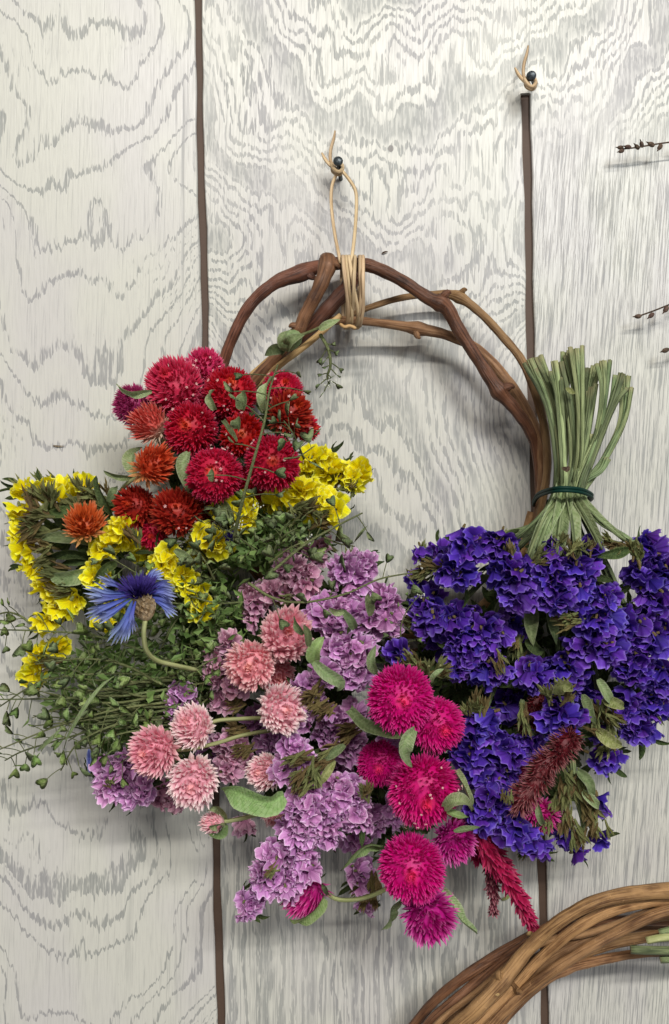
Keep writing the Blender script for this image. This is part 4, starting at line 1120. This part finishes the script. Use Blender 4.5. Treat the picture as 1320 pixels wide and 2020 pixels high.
# winged leaves of the fan below the wire
for i, (x, y, w_, lab) in enumerate([(1060, 1085, 26, "broad green statice stalk falling below the wire over the cane side"), (1098, 1095, 30, "pale winged statice stalk dropping straight below the wire"),
                                (1135, 1090, 26, "frayed yellow green statice stalk below the wire"), (1188, 1085, 18, "slim statice stalk slanting below the wire towards the green bud"),
                                (1232, 1066, 14, "thin dark statice stalk reaching furthest sideways below the wire"), (1015, 1062, 24, "flat pale statice stalk lying furthest over the bare wall"), (1040, 1105, 18, "narrow bent statice stalk behind the broad one")]):
    t = thing("statice_stalk", P(x, y, 60), lab, "flower stalk", "bare stalks below the wire")
    mb = MB()
    mx = 1118 + (x - 1118) * .25
    mb.ribbon(path_mm([(1116 + (x - 1118) * .12, 955, 46), (mx, 985, 56), ((x + mx) / 2, 1030, 68), (x, y, 70 - abs(x - 1118) * .08)]), S(w_ * 1.3, 60), n=12, fold=.35, twist=.3, roll=rng.normal(0, .3), prof='strap', wave=.03)
    part("blade", mb, M['leaf' if i % 2 else 'paleleaf'], t)
    mb = MB()
    mb.tube(path_mm([(1116 + (x - 1118) * .12, 955, 48), (mx, 985, 58), ((x + mx) / 2, 1030, 70), (x, y, 72 - abs(x - 1118) * .08)]), S(3.2, 60), sides=7, ridge=.2)
    part("midrib", mb, M['stem'], t)

# ------------------------------------------------------------------ celosia plumes
def plume(rows, rad, mat, label, n=420, L=13, w=6.0, out=.65, name="celosia_plume"):
    p = np.array(path_mm(rows))
    r = np.array([S(x, q[2]) for x, q in zip(rad, rows)])
    q = spline(np.column_stack([p, r]), 60)
    o = thing(name, p[0], label, "celosia plume", "celosia plumes")
    mb = MB()
    mb.tube(q[:, :3], q[:, 3] * .6, sides=8, n=60, c=.3)
    u = rng.random(n) ** .85
    idx = (u * 59).astype(int)
    T = np.gradient(q[:, :3], axis=0)
    T /= np.linalg.norm(T, axis=1)[:, None]
    th = np.arange(n) * 2.399963
    A = np.cross(T[idx], [0, -1.0, 0])
    A /= np.linalg.norm(A, axis=1)[:, None] + 1e-9
    B = np.cross(A, T[idx])
    rad_ = np.cos(th)[:, None] * A + np.sin(th)[:, None] * B
    base = q[idx, :3] + rad_ * q[idx, 3][:, None] * .5
    dirn = rad_ * out + T[idx] * (1 - out * .4) + rng.normal(0, .16 if out < .8 else .38, (n, 3))
    dirn /= np.linalg.norm(dirn, axis=1)[:, None]
    side = np.cross(dirn, rad_)
    side /= np.linalg.norm(side, axis=1)[:, None] + 1e-9
    mb.bracts(base, dirn, side, S(L, 40) * rng.uniform(.7, 1.2, n), S(w, 40), .04, .3)
    part("bracts", mb, M[mat], o, smooth=False)
    return o


plume([(940, 1630, 54), (962, 1672, 54), (992, 1718, 50), (1022, 1768, 44), (1050, 1824, 36)], [20, 26, 22, 13, 2], 'plume', "bright wine red celosia plume tapering to a point towards the second wreath", n=420, L=24, w=8, out=.45)
plume([(955, 1650, 38), (966, 1700, 38), (972, 1750, 35), (974, 1798, 30)], [14, 16, 11, 2], 'maroon', "thin darker celosia tip hanging beside the bright pointed plume", n=240, L=16, w=6, out=.5)
plume([(1132, 1448, 72), (1116, 1466, 78), (1096, 1492, 80), (1072, 1512, 80), (1058, 1545, 82), (1034, 1570, 78), (1022, 1596, 72)], [12, 27, 17, 28, 18, 25, 9], 'maroon', "fuzzy maroon celosia plume lying across the purple statice", n=1000, L=21, w=2.3, out=1.15)
plume([(1078, 1362, 46), (1055, 1390, 50), (1042, 1425, 50), (1046, 1455, 46)], [16, 20, 18, 6], 'maroon', "shaded maroon celosia plume left of the deep purple ball", n=450, L=15, w=3.2, out=.95)
plume([(900, 1610, 30), (925, 1650, 32), (945, 1690, 32)], [20, 24, 8], 'plume', "short wine red celosia stub behind the pink tipped magenta head", n=220, L=20, w=7, out=.6)


# ------------------------------------------------------------------ blue cornflower
def ray(mb, rows, wd, lobes=5):
    """a ray floret: narrow tube that opens into long pointed lobes"""
    p = np.array(path_mm(rows))
    T = unit(p[-1] - p[0])
    A = unit(np.cross(T, [0, -1, 0]))
    Lg = np.linalg.norm(p[-1] - p[0])
    for k in range(lobes):
        s = (k - (lobes - 1) / 2) / ((lobes - 1) / 2)
        e = p[-1] + A * s * wd * .55 - T * abs(s) * Lg * .16 + np.array([0, -1, 0]) * rng.normal(0, .10) * Lg
        mdl = p[len(p) // 2] + A * s * wd * .22 + np.array([0, -1, 0]) * (rng.normal(0.05, .05)) * Lg
        mb.ribbon([p[0] + A * s * wd * .03, mdl, e * .55 + mdl * .45 + A * s * wd * .06, e], wd * .33, n=8, fold=.3, roll=s * .5, prof='leaf', wave=.03)
        t = mb.t[-1]
        mb.t[-1] = np.repeat(np.linspace(0.05, 1.0, 8), 5)


corn = thing("cornflower", P(270, 1175, 105), "single blue cornflower with a bent stalk lying over the yellow statice", "flower")
for rows, wd in [([(262, 1168, 108), (222, 1172, 112), (162, 1160, 108)], 26), ([(258, 1172, 110), (215, 1178, 114), (168, 1180, 108)], 24), ([(255, 1178, 110), (210, 1198, 112), (163, 1222, 106)], 26),
                 ([(258, 1182, 112), (222, 1208, 116), (180, 1226, 112)], 22), ([(262, 1185, 112), (248, 1225, 118), (218, 1276, 112)], 26), ([(268, 1188, 112), (252, 1232, 118), (238, 1272, 114)], 24),
                 ([(290, 1170, 106), (318, 1166, 108), (352, 1178, 102)], 26), ([(295, 1172, 104), (322, 1182, 106), (342, 1202, 100)], 24), ([(292, 1160, 98), (320, 1152, 96), (346, 1160, 90)], 26), ([(280, 1150, 92), (300, 1135, 88), (325, 1128, 82)], 24),
                 ([(268, 1186, 114), (262, 1215, 118), (262, 1252, 114)], 18), ([(298, 1178, 104), (326, 1194, 108), (352, 1216, 104)], 22), ([(256, 1162, 102), (226, 1150, 102), (190, 1138, 96)], 22)]:
    mb = MB()
    ray(mb, rows, S(wd, 105))
    part("ray_floret", mb, M['blueray'], corn)
n = 150
mb = MB()
cen = P(275, 1172, 105)
axd = unit([-.02, -.45, .9])
th = rng.random(n) * 6.28
rr = np.sqrt(rng.random(n))
s0 = unit(np.cross(axd, [1, 0, 0])); q0 = np.cross(axd, s0)
rad_ = np.cos(th)[:, None] * s0 + np.sin(th)[:, None] * q0
base = cen + rad_ * rr[:, None] * S(20, 105)
dirn = axd + rad_ * rr[:, None] * 1.0 + rng.normal(0, .12, (n, 3))
dirn /= np.linalg.norm(dirn, axis=1)[:, None]
side = np.cross(dirn, rad_); side /= np.linalg.norm(side, axis=1)[:, None]
mb.bracts(base, dirn, side, S(38, 105) * rng.uniform(.7, 1.1, n), S(4.5, 105), .06, .2)
part("disc_florets", mb, M['bluedisc'], corn, smooth=False, kind='stuff')
mb = MB()
icen = P(286, 1204, 106)
ia = unit([-.12, -.25, .95])
mb.ball(icen, S(17, 106), ia, 1.3, 14, 9)
n = 60
i = np.arange(n) + .5
tht = np.arccos(1 - 1.9 * i / n)
phi = i * 2.399963
s0 = unit(np.cross(ia, [1, 0, 0])); q0 = np.cross(ia, s0)
rad_ = np.cos(phi)[:, None] * s0 + np.sin(phi)[:, None] * q0
nrm = np.sin(tht)[:, None] * rad_ + np.cos(tht)[:, None] * ia
dirn = nrm * .3 + ia + rad_ * .15
dirn /= np.linalg.norm(dirn, axis=1)[:, None]
side = np.cross(ia, rad_); side /= np.linalg.norm(side, axis=1)[:, None] + 1e-9
mb.bracts(icen + S(17, 106) * (np.sin(tht)[:, None] * rad_ + 1.25 * np.cos(tht)[:, None] * ia), dirn, side, S(19, 106), S(12, 106), -.02, .3, keel=.25)
part("involucre", mb, M['involucre'], corn, smooth=False)
mb = MB()
mb.tube(path_mm([(287, 1224, 106), (284, 1250, 106), (289, 1282, 100), (308, 1302, 92), (345, 1312, 84), (390, 1322, 70)]), S(4.8, 100), sides=9, ridge=.12)
part("stem", mb, M['flowerstem'], corn)

rem = thing("cornflower_remnant", P(180, 1505, 50), "torn blue cornflower petals hanging at the lilac end of the tangle", "flower", None)
for rows in ([(176, 1478, 52), (176, 1502, 55), (177, 1532, 52)], [(180, 1480, 50), (183, 1500, 53), (182, 1525, 50)]):
    mb = MB()
    mb.ribbon(path_mm(rows), S(11, 50), n=8, fold=.4, prof='leaf')
    part("ray_floret", mb, M['blueray'], rem)
rem = thing("cornflower_remnant", P(455, 1058, 70), "dark blue cornflower scrap beside the single yellow floret", "flower", None)
for a in range(7):
    mb = MB()
    mb.ribbon(path_mm([(455, 1066, 72), (455 + 9 * math.cos(a), 1058 - 7 * math.sin(a), 76), (455 + 17 * math.cos(a), 1056 - 15 * math.sin(a), 74)]), S(8, 70), n=6, fold=.4, prof='leaf')
    part("ray_floret", mb, M['bluedisc'], rem)


# ------------------------------------------------------------------ green weed sprigs with heart-shaped pods
def pod_mesh(mat, seed):
    g = np.random.default_rng(seed)
    out = [(0, 0), (.20, .22), (.38, .55), (.46, .85), (.36, 1.02), (.16, .98), (0, .86), (-.16, .98), (-.36, 1.02), (-.46, .85), (-.38, .55), (-.20, .22)]
    bend = g.uniform(-.25, .25)
    fold = g.uniform(.1, .5)
    V = [(x, fold * abs(x) + bend * z * z, z) for x, z in out]
    V += [(0, .05 + bend * .3, .6), (0, -.06 + bend * .3, .6)]
    F = []
    for i in range(12):
        j = (i + 1) % 12
        F += [(i, j, 12), (j, i, 13)]
    mb = MB()
    mb.add(V, F, [1] * 12 + [.1, .1], 0, np.array(V) * 2.0 + g.random() * 9)
    return mb.mesh("pod", mat, smooth=True)


POD = [pod_mesh(M['pod'], i) for i in range(5)] + [pod_mesh(M['leaf'], 9 + i) for i in range(2)]
GREYPOD = [pod_mesh(M['leaf'], 20 + i) for i in range(3)]


def sprig(rows, label, npod=14, ped=26, size=24, r=2.0, start=.1, group="weed sprigs with heart shaped pods", pods=None, tip=False, col='weed', alt=55):
    p = np.array(path_mm(rows))
    q = spline(p, 60)
    d0 = rows[len(rows) // 2][2]
    o = thing("weed_sprig", p[0], label, "weed sprig", group)
    mb = MB()
    mb.tube(q, np.linspace(S(r, d0) * 1.25, S(r, d0) * .6, 60), sides=6, n=60)
    T = np.gradient(q, axis=0)
    jobs = []
    for k in range(npod):
        u = start + (1 - start) * (k + .5 + rng.uniform(-.3, .3)) / npod
        i = min(59, int(u * 59))
        tv = unit(T[i])
        a = math.radians(alt + rng.normal(0, 16)) * (1 if k % 2 else -1)
        s = unit(np.cross(tv, [0, -1, 0]))
        dv = unit(tv * math.cos(a) + s * math.sin(a) + np.array([0, rng.normal(-.2, .4), 0]))
        Lp = S(ped, d0) * rng.uniform(.6, 1.3)
        e = q[i] + dv * Lp + np.array([0, 0, -1]) * Lp * rng.uniform(-.05, .25)
        mb.tube([q[i], q[i] * .5 + e * .5 + np.array([0, 0, 1]) * Lp * .06, e], S(r * .42, d0), sides=5, n=4, cap=False)
        jobs.append((e, unit(e - q[i])))
    part("stem", mb, M[col], o)
    for e, dv in jobs:
        inst("pod", (pods or POD)[rng.integers(len(pods or POD))], frame(dv + rng.normal(0, .25, 3), rng.random() * 6.28, e, S(size, d0) * rng.uniform(.6, 1.15)), o)
    if tip:
        tb = MB()
        for k in range(16):
            c = q[-1] + rng.normal(0, S(6, d0), 3)
            tb.ball(c, S(2.0, d0) * rng.uniform(.6, 1.2), nu=5, nv=3)
        part("white_blooms", tb, M['whitetiny'], o, kind='stuff')
    return o


# over the red bunch and the hoop
sprig([(462, 1060, 92), (478, 990, 108), (500, 910, 112), (522, 830, 104), (532, 770, 90), (548, 720, 70)], "long dark weed stalk arching up across the crimson amaranths", 12, 62, 26, 3.0, .12, pods=GREYPOD, alt=75)
sprig([(600, 905, 66), (585, 870, 84), (575, 850, 88), (560, 830, 84)], "short weed sprig of grey green pods over the orange red head", 7, 30, 30, 1.8, 0, pods=GREYPOD)
sprig([(560, 905, 98), (590, 900, 96), (620, 880, 80)], "weed sprig with two grey pods between crimson and yellow", 3, 18, 32, 1.6, .2, pods=GREYPOD)
t = thing("curled_leaf", P(525, 775, 75), "long curled pale leaf standing beside the long dark weed stalk", "leaf")
mb = MB(); mb.ribbon(path_mm([(522, 810, 82), (520, 785, 88), (530, 758, 86), (548, 735, 76)]), S(26, 80), n=12, fold=.4, twist=1.5, prof='leaf', wave=.08); part("blade", mb, M['paleleaf'], t)
t = thing("bud_sprig", P(580, 675, 34), "fat green bud with leaves caught on the canes under the raffia", "bud")
mb = MB(); mb.ball(P(572, 672, 42), S(20, 42), (.8, -.2, .4), 1.3, 12, 8); part("bud", mb, M['leaf'], t)
for rows, wd in [([(560, 690, 36), (540, 690, 38), (522, 702, 36)], 26), ([(566, 690, 40), (576, 672, 52), (602, 660, 46)], 26), ([(560, 690, 40), (556, 668, 48), (566, 652, 44)], 20), ([(630, 650, 40), (650, 640, 42), (672, 630, 40)], 20)]:
    mb = MB(); mb.ribbon(path_mm(rows), S(wd, 40), n=9, fold=.3, twist=.4, prof='leaf'); part("leaf", mb, M['paleleaf' if wd < 22 else 'leaf'], t)
mb = MB(); mb.tube(path_mm([(555, 700, 36), (580, 668, 36), (610, 655, 38), (640, 642, 40)]), S(3, 40), sides=6); part("stem", mb, M['weed'], t)
sprig([(632, 660, 34), (648, 690, 38), (652, 720, 40), (646, 742, 38), (650, 758, 36)], "dark weed sprig dangling inside the hoop under the raffia", 12, 15, 15, 3.0, .1, pods=GREYPOD, tip=True)
# thin twigs over the statice
sprig([(540, 1125, 84), (600, 1075, 84), (660, 1040, 76), (715, 1012, 64)], "bare weed twig slanting up over the dusty pink statice", 6, 30, 28, 2.6, .0, pods=GREYPOD)
sprig([(490, 1150, 84), (540, 1180, 90), (600, 1188, 92), (680, 1172, 88), (750, 1142, 76), (825, 1128, 66)], "bare weed twig running from the dusty statice to the purple tips", 8, 34, 30, 2.4, .0, pods=GREYPOD)
sprig([(640, 1060, 56), (668, 1072, 60), (700, 1078, 58)], "forked grey pod tip poking onto the bare wall above the lilac ball", 3, 14, 36, 1.8, .2, pods=GREYPOD)
sprig([(800, 1290, 60), (790, 1250, 66), (800, 1210, 64), (830, 1170, 56)], "fine weed wisp in the gap between lilac and purple statice", 10, 22, 13, 1.4, .0, tip=True)
# outer sprigs over the wall on the weed side
SIDE = [([(300, 1290, 66), (190, 1255, 70), (90, 1245, 60), (-10, 1242, 48)], "weed sprig reaching over the wall just below the yellow tufts", 16),
        ([(330, 1360, 66), (220, 1375, 74), (110, 1378, 66), (-10, 1380, 52)], "weed sprig stretching straight out over the wall at mid height", 14),
        ([(330, 1385, 68), (230, 1400, 78), (120, 1430, 70), (0, 1478, 54)], "weed sprig slanting down over the wall, second lowest", 16),
        ([(330, 1400, 66), (240, 1420, 72), (150, 1450, 66), (50, 1480, 54), (10, 1500, 46)], "lowest weed sprig drooping with pale pods", 18),
        ([(300, 1330, 60), (180, 1330, 66), (80, 1345, 58), (-10, 1400, 44)], "weed sprig curving down to the photo edge under the lowest yellow tuft", 12),
        ([(260, 1420, 74), (200, 1440, 80), (150, 1470, 74), (120, 1520, 64)], "short weed sprig with broad pale pods below the stem bundle", 10),
        ([(320, 1350, 70), (240, 1310, 78), (160, 1300, 74), (70, 1310, 60)], "weed sprig laid across the lowest yellow tuft", 14),
        ([(350, 1440, 66), (290, 1440, 74), (230, 1450, 74), (180, 1480, 64)], "weed sprig ending above the torn blue petals", 12),
        ([(60, 1230, 46), (40, 1215, 46), (15, 1208, 44), (-15, 1215, 40)], "small weed tip beside the wall edge level with the cornflower", 6)]
for rows, lab, k in SIDE:
    sprig(rows, lab, k, 30, 27, 2.2, .15)
# sprigs in the thick of it
inner = "green weed sprig lost in the thick of the tangle"
for k in range(26):
    a = rng.uniform(2.0, 4.3)
    x0, y0 = rng.uniform(380, 480), rng.uniform(1140, 1380)
    L = rng.uniform(120, 240)
    x1, y1 = x0 + L * math.cos(a), y0 - L * math.sin(a) * .8
    dd = rng.uniform(50, 76)
    sprig([(x0, y0, dd - 14), ((x0 + x1) / 2 + rng.normal(0, 14), (y0 + y1) / 2 + rng.normal(0, 14), dd), (x1, max(1080, y1), dd - 6)], inner, 13, 24, 23, 1.8, 0, "inner sprigs of the weed tangle", tip=(k % 5 == 0))
for k in range(9):
    x0, y0 = rng.uniform(400, 560), rng.uniform(1060, 1150)
    a = rng.uniform(.2, 2.6)
    L = rng.uniform(60, 120)
    dd = rng.uniform(66, 84)
    sprig([(x0, y0, dd - 10), (x0 + L * .5 * math.cos(a), y0 - L * .45 * math.sin(a), dd), (x0 + L * math.cos(a), y0 - L * math.sin(a) * .7, dd - 4)], "green weed sprig lying between the red bunch and the dusty statice", 9, 22, 25, 1.8, 0, "sprigs under the red bunch", pods=POD[3:] + GREYPOD, tip=(k % 3 == 0))

# the tangle itself
regs = [(300, 1290, 150, 100), (420, 1200, 70, 90), (490, 1085, 70, 35), (220, 1350, 140, 70), (560, 1040, 80, 35), (270, 1430, 90, 45), (420, 1250, 80, 90), (330, 1370, 110, 60)]
mb = MB()
for k in range(2700):
    x, y, a, b_ = regs[rng.integers(len(regs))]
    rr, th = math.sqrt(rng.random()), rng.random() * 6.28
    d0 = rng.uniform(14, 82) - 26 * rr
    c = P(x + a * rr * math.cos(th), y + b_ * rr * math.sin(th), d0)
    dv = unit([rng.normal(-.5, .7), rng.normal(-.5, .5), rng.normal(0, .7)])
    s = unit(np.cross(dv, [rng.normal(), rng.normal(), rng.normal()]))
    L, w_ = S(rng.uniform(18, 38), d0), S(rng.uniform(8, 17), d0)
    m_ = np.cross(dv, s)
    mb.add([c, c + dv * L * .6 - s * w_ * .5 + m_ * w_ * .2, c + dv * L * .6 + s * w_ * .5 + m_ * w_ * .2, c + dv * L * .55, c + dv * L], [(0, 3, 1), (0, 2, 3), (1, 3, 4), (3, 2, 4)], [.2, 1, 1, .1, .8], 0, np.tile(rng.random(3) * 20, (5, 1)))
me = mb.mesh("weed_tangle", M['tangle'], smooth=False)
o = link(bpy.data.objects.new("weed_tangle", me))
o["kind"] = 'stuff'
o["label"] = "dense dark green weed leaves packed behind the cornflower"
o["category"] = "foliage"
# the bundle of parallel stalks
gb = thing("weed_stalk_bundle", P(220, 1380, 60), "bundle of parallel green weed stalks running out over the wall", "stalks")
for k in range(24):
    y0 = 1335 + k * 3.6 + rng.normal(0, 4)
    mb = MB()
    x1 = rng.uniform(60, 150)
    mb.tube(path_mm([(400, y0 + rng.normal(0, 10), 44), (300, y0 + 8 + rng.normal(0, 6), rng.uniform(58, 72)), (200, y0 + 14 + rng.normal(0, 10), rng.uniform(60, 76)), (x1, y0 + rng.normal(18, 22), rng.uniform(50, 64))]), [S(2.6, 60), S(2.4, 60), S(2, 60), S(1, 60)], sides=5, n=14)
    part("stalk", mb, M['weed'], gb)

# grassy blades
for rows, lab in [([(130, 1460, 84), (165, 1400, 90), (200, 1355, 84), (228, 1332, 78)], "dry pale grass blade crossing the weed stalks"), ([(75, 1480, 74), (105, 1455, 78), (128, 1430, 74)], "short pale grass blade low on the weed sprigs")]:
    t = thing("grass_blade", P(*rows[0]), lab, "grass blade")
    mb = MB(); mb.ribbon(path_mm(rows), S(10, 80), n=10, fold=.4, twist=.6, prof='leaf'); part("blade", mb, M['paleleaf'], t)

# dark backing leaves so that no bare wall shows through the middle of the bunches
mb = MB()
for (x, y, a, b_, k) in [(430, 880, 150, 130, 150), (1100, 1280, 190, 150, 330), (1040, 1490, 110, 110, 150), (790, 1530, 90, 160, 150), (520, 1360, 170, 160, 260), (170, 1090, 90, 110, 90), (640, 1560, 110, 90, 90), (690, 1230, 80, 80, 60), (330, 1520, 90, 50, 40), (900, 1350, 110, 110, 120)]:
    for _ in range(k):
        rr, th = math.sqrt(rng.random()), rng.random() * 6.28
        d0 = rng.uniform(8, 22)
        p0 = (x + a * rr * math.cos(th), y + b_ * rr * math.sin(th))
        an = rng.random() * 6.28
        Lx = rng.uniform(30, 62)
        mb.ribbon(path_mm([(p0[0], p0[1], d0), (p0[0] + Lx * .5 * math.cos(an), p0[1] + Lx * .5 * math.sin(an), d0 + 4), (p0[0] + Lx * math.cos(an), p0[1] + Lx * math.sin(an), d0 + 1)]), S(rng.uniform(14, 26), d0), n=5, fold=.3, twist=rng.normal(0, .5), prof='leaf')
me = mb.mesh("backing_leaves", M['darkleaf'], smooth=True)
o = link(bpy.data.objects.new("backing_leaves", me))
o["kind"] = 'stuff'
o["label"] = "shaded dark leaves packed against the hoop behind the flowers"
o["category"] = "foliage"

# ------------------------------------------------------------------ second wreath, lower right corner
w2 = thing("vine_wreath", P(1060, 1890, 20), "thick twisted brown vine wreath cut off by the photo corner", "wreath")
for k, (d_, r_, mat, rows) in enumerate([
        (26, 15, 'brownvine', [(810, 2015), (860, 1960), (935, 1905), (1020, 1856), (1110, 1812), (1220, 1785), (1330, 1775)]),
        (56, 20, 'hoop', [(872, 2040), (930, 1988), (985, 1930), (1042, 1862), (1110, 1806), (1195, 1768), (1325, 1752)]),
        (32, 14, 'brownvine', [(835, 2020), (895, 1965), (955, 1914), (1008, 1874), (1075, 1838), (1180, 1815), (1320, 1812)]),
        (50, 15, 'hoop', [(925, 2025), (1000, 1952), (1068, 1880), (1135, 1826), (1210, 1790), (1315, 1772)]),
        (40, 18, 'tanvine', [(880, 2020), (960, 1962), (1040, 1914), (1130, 1862), (1220, 1826), (1320, 1798)]),
        (54, 17, 'hoop', [(965, 2015), (1030, 1952), (1105, 1898), (1200, 1842), (1320, 1792)]),
        (36, 15, 'tanvine', [(915, 2020), (1010, 1950), (1085, 1912), (1165, 1868), (1260, 1846), (1325, 1842)]),
        (40, 13, 'hoop', [(985, 2012), (1050, 1945), (1110, 1908), (1180, 1890), (1250, 1878), (1325, 1874)]),
        (16, 13, 'brownvine', [(860, 2030), (940, 1972), (1030, 1900), (1130, 1850), (1230, 1830), (1325, 1830)]),
        (46, 9, 'tanvine', [(850, 2020), (930, 1955), (1010, 1888), (1080, 1850), (1160, 1836), (1260, 1800), (1325, 1768)])]):
    rows = [(x + 8 * (1400 - x) / 500, y + 4) for x, y in rows]
    x0, y0 = rows[0]
    x1, y1 = rows[-1]
    rows = [(x0 - 215, y0 + 400), (x0 - 150, y0 + 240), (x0 - 75, y0 + 105)] + rows + [(x1 + 110, y1 + 8), (x1 + 250, y1 + 55)]
    w = [d_ + 4 * math.sin(1.7 * i + k) for i in range(len(rows))]
    cane(w2, [(x, y, dd) for (x, y), dd in zip(rows, w)], [r_ * .74 * (1 + .10 * math.sin(1.3 * i + 2 * k)) for i in range(len(rows))], M[mat], [(rows[5][0], rows[5][1], .15)] if k % 3 == 1 else [], name="vine_strand", sides=18)
for (x, y, dd, dx, dy, r_) in [(978, 1960, 66, 7, 3, 6), (1048, 1843, 46, -12, -5, 6), (1022, 1954, 60, 8, 8, 7)]:
    mb = MB()
    mb.tube(path_mm([(x - dx * 2, y - dy * 2, dd - 14), (x, y, dd - 7), (x + dx * .4, y + dy * .4, dd - 4)]), [S(r_ * 1.3, dd), S(r_, dd), S(r_ * .8, dd)], sides=9, wob=.35, flat=.7)
    part("cut_twig", mb, M['straw' if r_ < 7 else 'hoop'], w2)

for rows, r, lab, mat in [([(1244, 1873, 56), (1290, 1875, 58), (1420, 1878, 58)], 7.5, "longest cut green stem end resting on the second wreath", 'stem'),
                          ([(1276, 1856, 60), (1310, 1850, 62), (1420, 1842, 60)], 6.5, "pale cut stem end above the longest one on the second wreath", 'flowerstem'),
                          ([(1302, 1893, 52), (1340, 1892, 54), (1420, 1890, 54)], 6.5, "shortest cut green stem end below the longest one", 'stem'),
                          ([(1300, 1840, 52), (1340, 1832, 54), (1420, 1822, 54)], 6, "cut stem end at the photo edge above the pale one", 'stem'),
                          ([(1308, 1748, 50), (1330, 1752, 54), (1400, 1760, 54)], 6, "small cut stem end at the upper rim of the second wreath", 'flowerstem')]:
    t = thing("cut_stem", P(*rows[0]), lab, "flower stem", "cut stem ends on the second wreath")
    mb = MB(); mb.tube(path_mm(rows), S(r, 55), sides=12, ridge=.22, ridges=4, wob=.06); part("stalk", mb, M[mat], t)

# ------------------------------------------------------------------ dry seed twigs at the right edge, scraps
def seed_twig(rows, seeds, label):
    t = thing("seed_twig", P(*rows[0]), label, "dry twig")
    mb = MB(); mb.tube(path_mm(rows), S(1.6, 10), sides=6); part("stem", mb, M['drybrown'], t)
    for (x, y, ang, s) in seeds:
        a = math.radians(ang)
        mb = MB()
        c = P(x, y, 9)
        ax = np.array([math.cos(a), -.25, math.sin(a)])
        s *= .85
        mb.ball(c, S(s * .40, 9), ax, 1.6, 9, 7)
        mb.tube([c + ax * S(s * .6, 9), c + ax * S(s * 1.05, 9)], [S(s * .16, 9), S(.5, 9)], sides=6, n=3)
        part("seed", mb, M['drybrown'], t)


seed_twig([(1424, 268, 9), (1360, 276, 9), (1318, 281, 9), (1290, 285, 9), (1255, 291, 9), (1228, 294, 8)], [(1224, 291, 185, 12), (1226, 298, 200, 12), (1239, 290, 175, 13), (1257, 290, 140, 12), (1266, 285, 115, 12), (1285, 285, 160, 14), (1302, 290, 235, 14), (1345, 274, 150, 14)], "topmost dry brown seed twig poking in over the pale plank")
seed_twig([(1424, 560, 9), (1360, 584, 9), (1320, 601, 9), (1290, 613, 9), (1262, 623, 9)], [(1259, 624, 188, 14), (1285, 622, 220, 14), (1314, 610, 230, 15), (1350, 590, 150, 14)], "middle dry brown seed twig, pointing down over the pale plank")
seed_twig([(1424, 660, 9), (1370, 672, 9), (1330, 684, 9), (1316, 690, 9)], [(1313, 691, 200, 15), (1345, 684, 240, 14)], "lowest dry seed twig, only its brown tip showing at the photo edge")
for rows, wd, mat, lab in [([(753, 500, .5), (760, 497, 1), (766, 496, .5)], 4, 'drybrown', "dark dry scrap stuck on the plank beside the wreath top"), ([(990, 1775, .8), (1000, 1770, 2.5), (1010, 1764, .8)], 9, 'calyx', "tiny yellow green scrap on the plank above the second wreath"), ([(104, 879, .5), (116, 880, 1), (128, 880, .5)], 3, 'browncalyx', "tiny tan scrap on the wide plank beside the red bunch"), ([(1110, 922, 60), (1118, 926, 66), (1124, 920, 62)], 12, 'drybrown', "pinkish brown scrap caught in the stems above the green wire"), ([(1118, 765, 50), (1126, 772, 54), (1136, 776, 50)], 12, 'calyx', "pale frayed scrap high among the cut statice stems")]:
    t = thing("dry_scrap", P(*rows[0]), lab, "plant scrap")
    mb = MB(); mb.ribbon(path_mm(rows), S(wd), n=7, fold=.2, prof='leaf'); part("flake", mb, M[mat], t)
